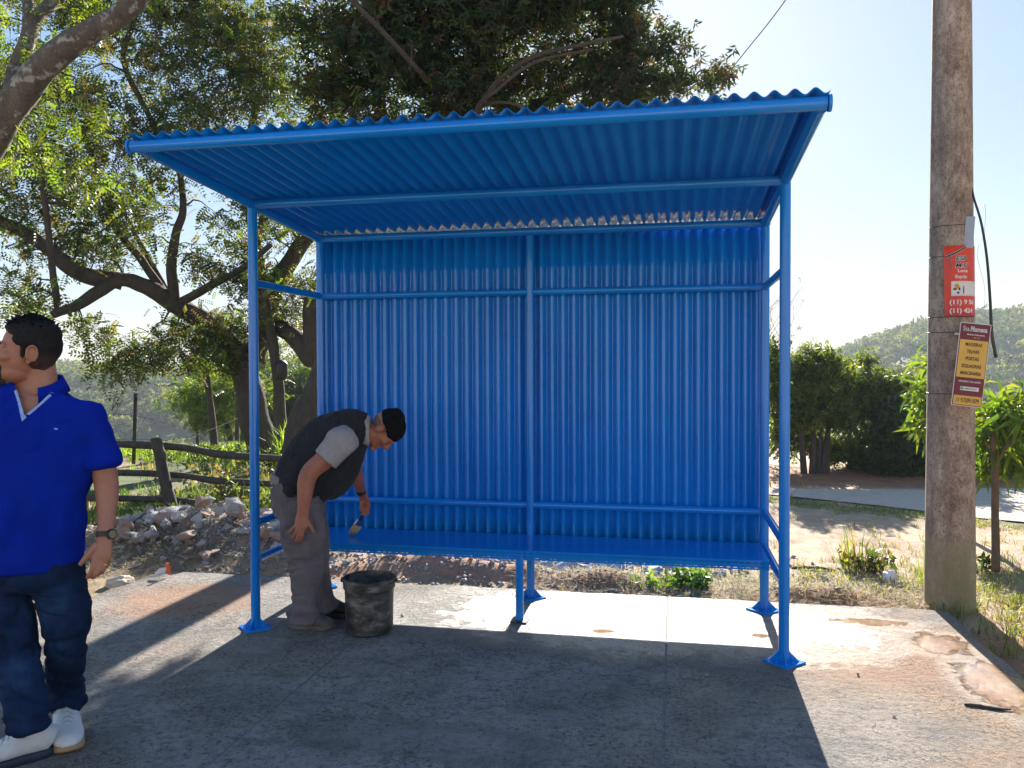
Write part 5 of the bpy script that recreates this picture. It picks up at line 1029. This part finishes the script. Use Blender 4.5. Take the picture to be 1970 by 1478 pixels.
# --- man bending over the bench ---
p2 = empty('person', gp(600, 1212), 'bending man in dark vest, grey T-shirt and black cap painting the bench with a brush', 'person')
c2 = at(737, 827, 4.80); f2 = RH*.35-UP*.94; u2 = RH*.94+UP*.35
hp2, T2, R2 = head_parts(c2, f2, u2, .98)
na_ = LF([(655, 845, 4.60, 20, .055), (628, 880, 4.58, 19.5, .052), (600, 905, 4.56, 18, .048), (590, 925, 4.55, 17, .046), (587, 950, 4.54, 15, .04), (584, 978, 4.53, 11.5, .028), (583, 990, 4.53, 11, .024)], 'f')
nh = [LF([(583, 984, 4.53, 11, .022), (581, 998, 4.525, 12.5, .017), (579, 1012, 4.52, 13, .015), (578, 1018, 4.52, 11, .013)], 'f')]
for a, b, t, D in (((571, 1008), (563, 1017), (555, 1027), 4.525), ((574, 1013), (568, 1026), (562, 1037), 4.515), ((579, 1016), (574, 1031), (569, 1043), 4.515), ((584, 1016), (581, 1031), (577, 1044), 4.52)):
    nh.append(LF([(*a, D, 3.4, .0100), (*b, D-.005, 3.1, .0092), (*t, D+.005, 2.5, .007)], 'f', 6, 14))
nh.append(LF([(589, 1000, 4.53, 4.6, .013), (597, 1012, 4.525, 3.8, .011), (604, 1026, 4.53, 2.8, .008)], 'f', 6, 14))
fa = LF([(668, 862, 4.98, 19, .05), (680, 900, 5.06, 15, .045), (687, 920, 5.12, 12.5, .038), (694, 944, 5.22, 9, .027), (697, 952, 5.25, 8.5, .024)], 'f')
fh = [LF([(697, 950, 5.25, 8.5, .020), (701, 962, 5.28, 10, .017), (703, 974, 5.30, 9.5, .016), (702, 981, 5.31, 7.5, .013)], 'f')]
for k in range(4):
    y = 967+k*5.2; fh.append(LF([(707, y-2, 5.30, 2.9, .010), (710.5-k*.6, y+4, 5.285, 2.8, .009), (705-k*1.3, y+8, 5.268, 2.7, .009), (698.5-k*.8, y+7, 5.28, 2.4, .008)], 'f', 6, 12))
fh.append(LF([(697, 964, 5.27, 3.2, .011), (694, 975, 5.26, 2.9, .010), (696, 985, 5.27, 2.5, .008)], 'f', 6, 12))
tc = LF([(722, 838, 4.8, 18, .055), (708, 832, 4.8, 20, .058), (690, 830, 4.8, 32, .10), (660, 838, 4.8, 46, .17), (628, 862, 4.8, 52, .155), (596, 896, 4.8, 50, .14), (574, 930, 4.8, 36, .135), (575, 956, 4.8, 33, .135)], 'f')
lgN = LF([(576, 950, 4.72, 31, .072), (581, 1010, 4.69, 31, .072), (588, 1060, 4.68, 26, .062), (588, 1110, 4.67, 22, .052), (585, 1160, 4.66, 14, .04), (582, 1188, 4.66, 10, .03), (580, 1196, 4.66, 9, .028)], 'f')
lgF = LF([(578, 950, 4.88, 30, .072), (590, 1010, 4.90, 29, .070), (600, 1060, 4.91, 23, .062), (610, 1110, 4.91, 17, .05), (620, 1145, 4.92, 11, .04), (624, 1170, 4.92, 9, .03)], 'f')
body2, _ = solid('body', hp2+[na_, fa, tc, lgN, lgF]+nh+fh, .0045, M['skin2'], p2, 2, lambda V: .0008*fbm(V*90, 2, 91)); eyes(T2, R2, .98, p2)
H = lambda p, r: chead(T2, R2, .98, p, r)
cap_, _ = solid('knit_cap', [H((0, .010, .062), (.083, .104, .082)), H((0, -.030, .050), (.070, .070, .040)), H((0, .035, .105), (.060, .065, .045))], .004, fabric('black_knit', (.006, .006, .007), (.012, .012, .013), 260, .95, .4, 30, 0.0), p2, 3, lambda V: .003*fbm(V*18, 3, 92))
hr2, _ = solid('hair', [H((0, .036, .006), (.0695, .064, .048)), H((.068, -.002, .022), (.008, .012, .022)), H((-.068, -.002, .022), (.008, .012, .022))], .004, simple('cropped_grey_hair', (.22, .115, .080), (.11, .065, .05), .8, 120, .6, .002), p2, 2)
vest, bvv = solid('vest', [LF([(706, 824, 4.8, 27, .075), (690, 824, 4.8, 36, .13), (668, 832, 4.8, 46, .195), (640, 852, 4.8, 58, .205), (616, 880, 4.8, 62, .195), (597, 908, 4.8, 61, .19), (574, 937, 4.8, 53, .187), (568, 947, 4.8, 45, .18)], 'f', 5, 40), LF([(688, 850, 4.8, 20, .13), (664, 893, 4.8, 30, .16), (640, 928, 4.8, 30, .16), (624, 946, 4.8, 20, .14)], 'f', 5, 32)],
    .0055, M['vest'], p2, 3, folds(.010, (7, 7, 5), 93, lambda V: .012*crease(V, (7, 7, 7), 173)+.006*crease(V, (15, 15, 15), 174)))
tee, _ = solid('tee_shirt', [LF([(713, 828, 4.8, 25, .070), (707, 828, 4.8, 29, .074), (700, 828, 4.8, 28, .07)], 'f', 4, 32), LF([(672, 838, 4.66, 26, .05), (658, 848, 4.61, 29, .065), (642, 866, 4.585, 27, .068), (626, 884, 4.57, 25, .066)], 'f', 5, 30),
    LF([(672, 848, 4.95, 26, .05), (676, 872, 5.02, 24, .06), (681, 896, 5.06, 19, .055)], 'f'), LF([(590, 908, 4.8, 52, .165), (566, 932, 4.8, 45, .168), (558, 944, 4.8, 38, .165)], 'f', 4, 32)], .005, M['tee'], p2, 3, folds(.007, (9, 9, 9), 94, lambda V: .007*crease(V, (14, 14, 14), 175)))
belt, _ = solid('belt', [LF([(556, 914, 4.8, 30, .166), (553, 924, 4.8, 31, .170), (550, 931, 4.8, 30, .166)], 'f', 4, 36)], .005, simple('beige_webbing', (.26, .225, .19), (.19, .165, .14), .9, 60), p2, 2)
def cf(V):
    D = V-CAMP; zz = D@fw; py = 739-FPX*(D@uu)/zz; px = 985+FPX*(D@rr)/zz; a = fbm(V*(6, 6, 7), 3, 95); low = sstep(1140, 1170, py)
    return .012*crease(V, (6, 6, 6), 178)+.008*crease(V, (11, 11, 14), 179)+.004*(1-2.4*np.abs(fbm(V*(12, 12, 9), 3, 99)))+.005*fbm(V*(7, 7, 6), 3, 96)+.007*(1-2*np.abs(a))+.006*np.sin((py-px*.2)/4.5+4*a)*low+.006*np.exp(-((py-1072)/14)**2)*np.sin((py+px*.5)/5)
trs, bvt = solid('cargo_trousers', [LF([(556, 924, 4.8, 36, .170), (566, 944, 4.8, 43, .178), (573, 966, 4.8, 45, .175), (578, 984, 4.8, 44, .16)], 'f', 5, 40),
    LF([(576, 960, 4.70, 43, .096), (581, 1000, 4.69, 41, .094), (585, 1040, 4.68, 41, .088), (590, 1075, 4.67, 34, .080), (588, 1110, 4.67, 28, .072), (585, 1145, 4.66, 22, .062), (585, 1168, 4.66, 22, .062), (585, 1184, 4.66, 26, .064), (585, 1196, 4.66, 25, .062)], 'f', 5, 30),
    LF([(580, 960, 4.90, 46, .098), (587, 1000, 4.90, 40, .092), (598, 1045, 4.91, 34, .082), (602, 1080, 4.91, 29, .078), (610, 1115, 4.92, 23, .072), (620, 1146, 4.92, 20, .066), (628, 1166, 4.92, 22, .066), (630, 1174, 4.92, 19, .06)], 'f', 5, 30)], .006, M['cargo'], p2, 3, cf)
patch('cargo_pocket', bvt, [(551, 1040), (596, 1032), (600, 1078), (556, 1078)], M['cargo'], trs, .012); patch('pocket_flap', bvt, [(550, 1032), (597, 1024), (598, 1042), (551, 1050)], M['cargo'], trs, .018, 10, 5); patch('back_pocket', bvt, [(527, 952), (546, 953), (545, 980), (530, 978)], M['cargo'], trs, .008, 6, 6)
cl = simple('dusty_grey_clog', (.16, .15, .145), (.07, .065, .062), .75, 25, .5, .004)
shoe(p2, gp(556, 1208), RH*.97-FH*.1, .27, .10, cl, cl, 7, laces=False); shoe(p2, gp(606, 1187), RH*.97-FH*.02, .27, .10, M['black'], M['black'], 9, laces=False)
MB().tube([at(692, 940, 5.21), at(695, 947, 5.235)], .033, 20).build('wrist_band', M['black'], p2, True)
# brush
bh = empty('paint_brush', at(697, 985, 5.28), 'paint brush with blue stained handle held over the bench by the bending man', 'paint brush')
A = at(703, 972, 5.285); B = at(693, 1000, 5.32); C3 = at(689, 1010, 5.34); E_ = at(676, 1029, 5.385)
MB().tube(catmull([A, (A+B)/2, B], 4), np.linspace(.008, .011, 9), 12).build('handle', M['navy'], bh, True)
V, F = tube([B, C3], [.016, .030], 16, True, RH, [.010, .011]); MB().add(V, F).build('ferrule', M['metal'], bh, auto=40)
V, F = tube([C3, C3*.5+E_*.5, E_], [.030, .031, .024], 20, True, RH, [.010, .010, .004]); MB().add(V, F).build('bristles', simple('straw_bristles', (.50, .44, .20), (.30, .26, .12), .8, 60, .6, .003, stretch=(3, 3, .3)), bh, True)

# ---------------- haze ----------------
hz = bpy.data.materials.new('haze_air'); hz.use_nodes = True; hn = hz.node_tree; hn.nodes.remove(hn.nodes['Principled BSDF'])
pv = hn.nodes.new('ShaderNodeVolumePrincipled'); pv.inputs['Color'].default_value = (.85, .92, 1, 1); pv.inputs['Density'].default_value = HAZE_D; pv.inputs['Anisotropy'].default_value = 0.0
hn.links.new(pv.outputs[0], hn.nodes['Material Output'].inputs['Volume'])
b = MB(); zlo = float(GZ.min())-1; ztop = 27.0; b.box((10, 210, (zlo+ztop)/2), (1000, 700, ztop-zlo)); meta(b.build('haze', hz), kind='stuff', label='thin bluish haze over the valley', cat='haze')
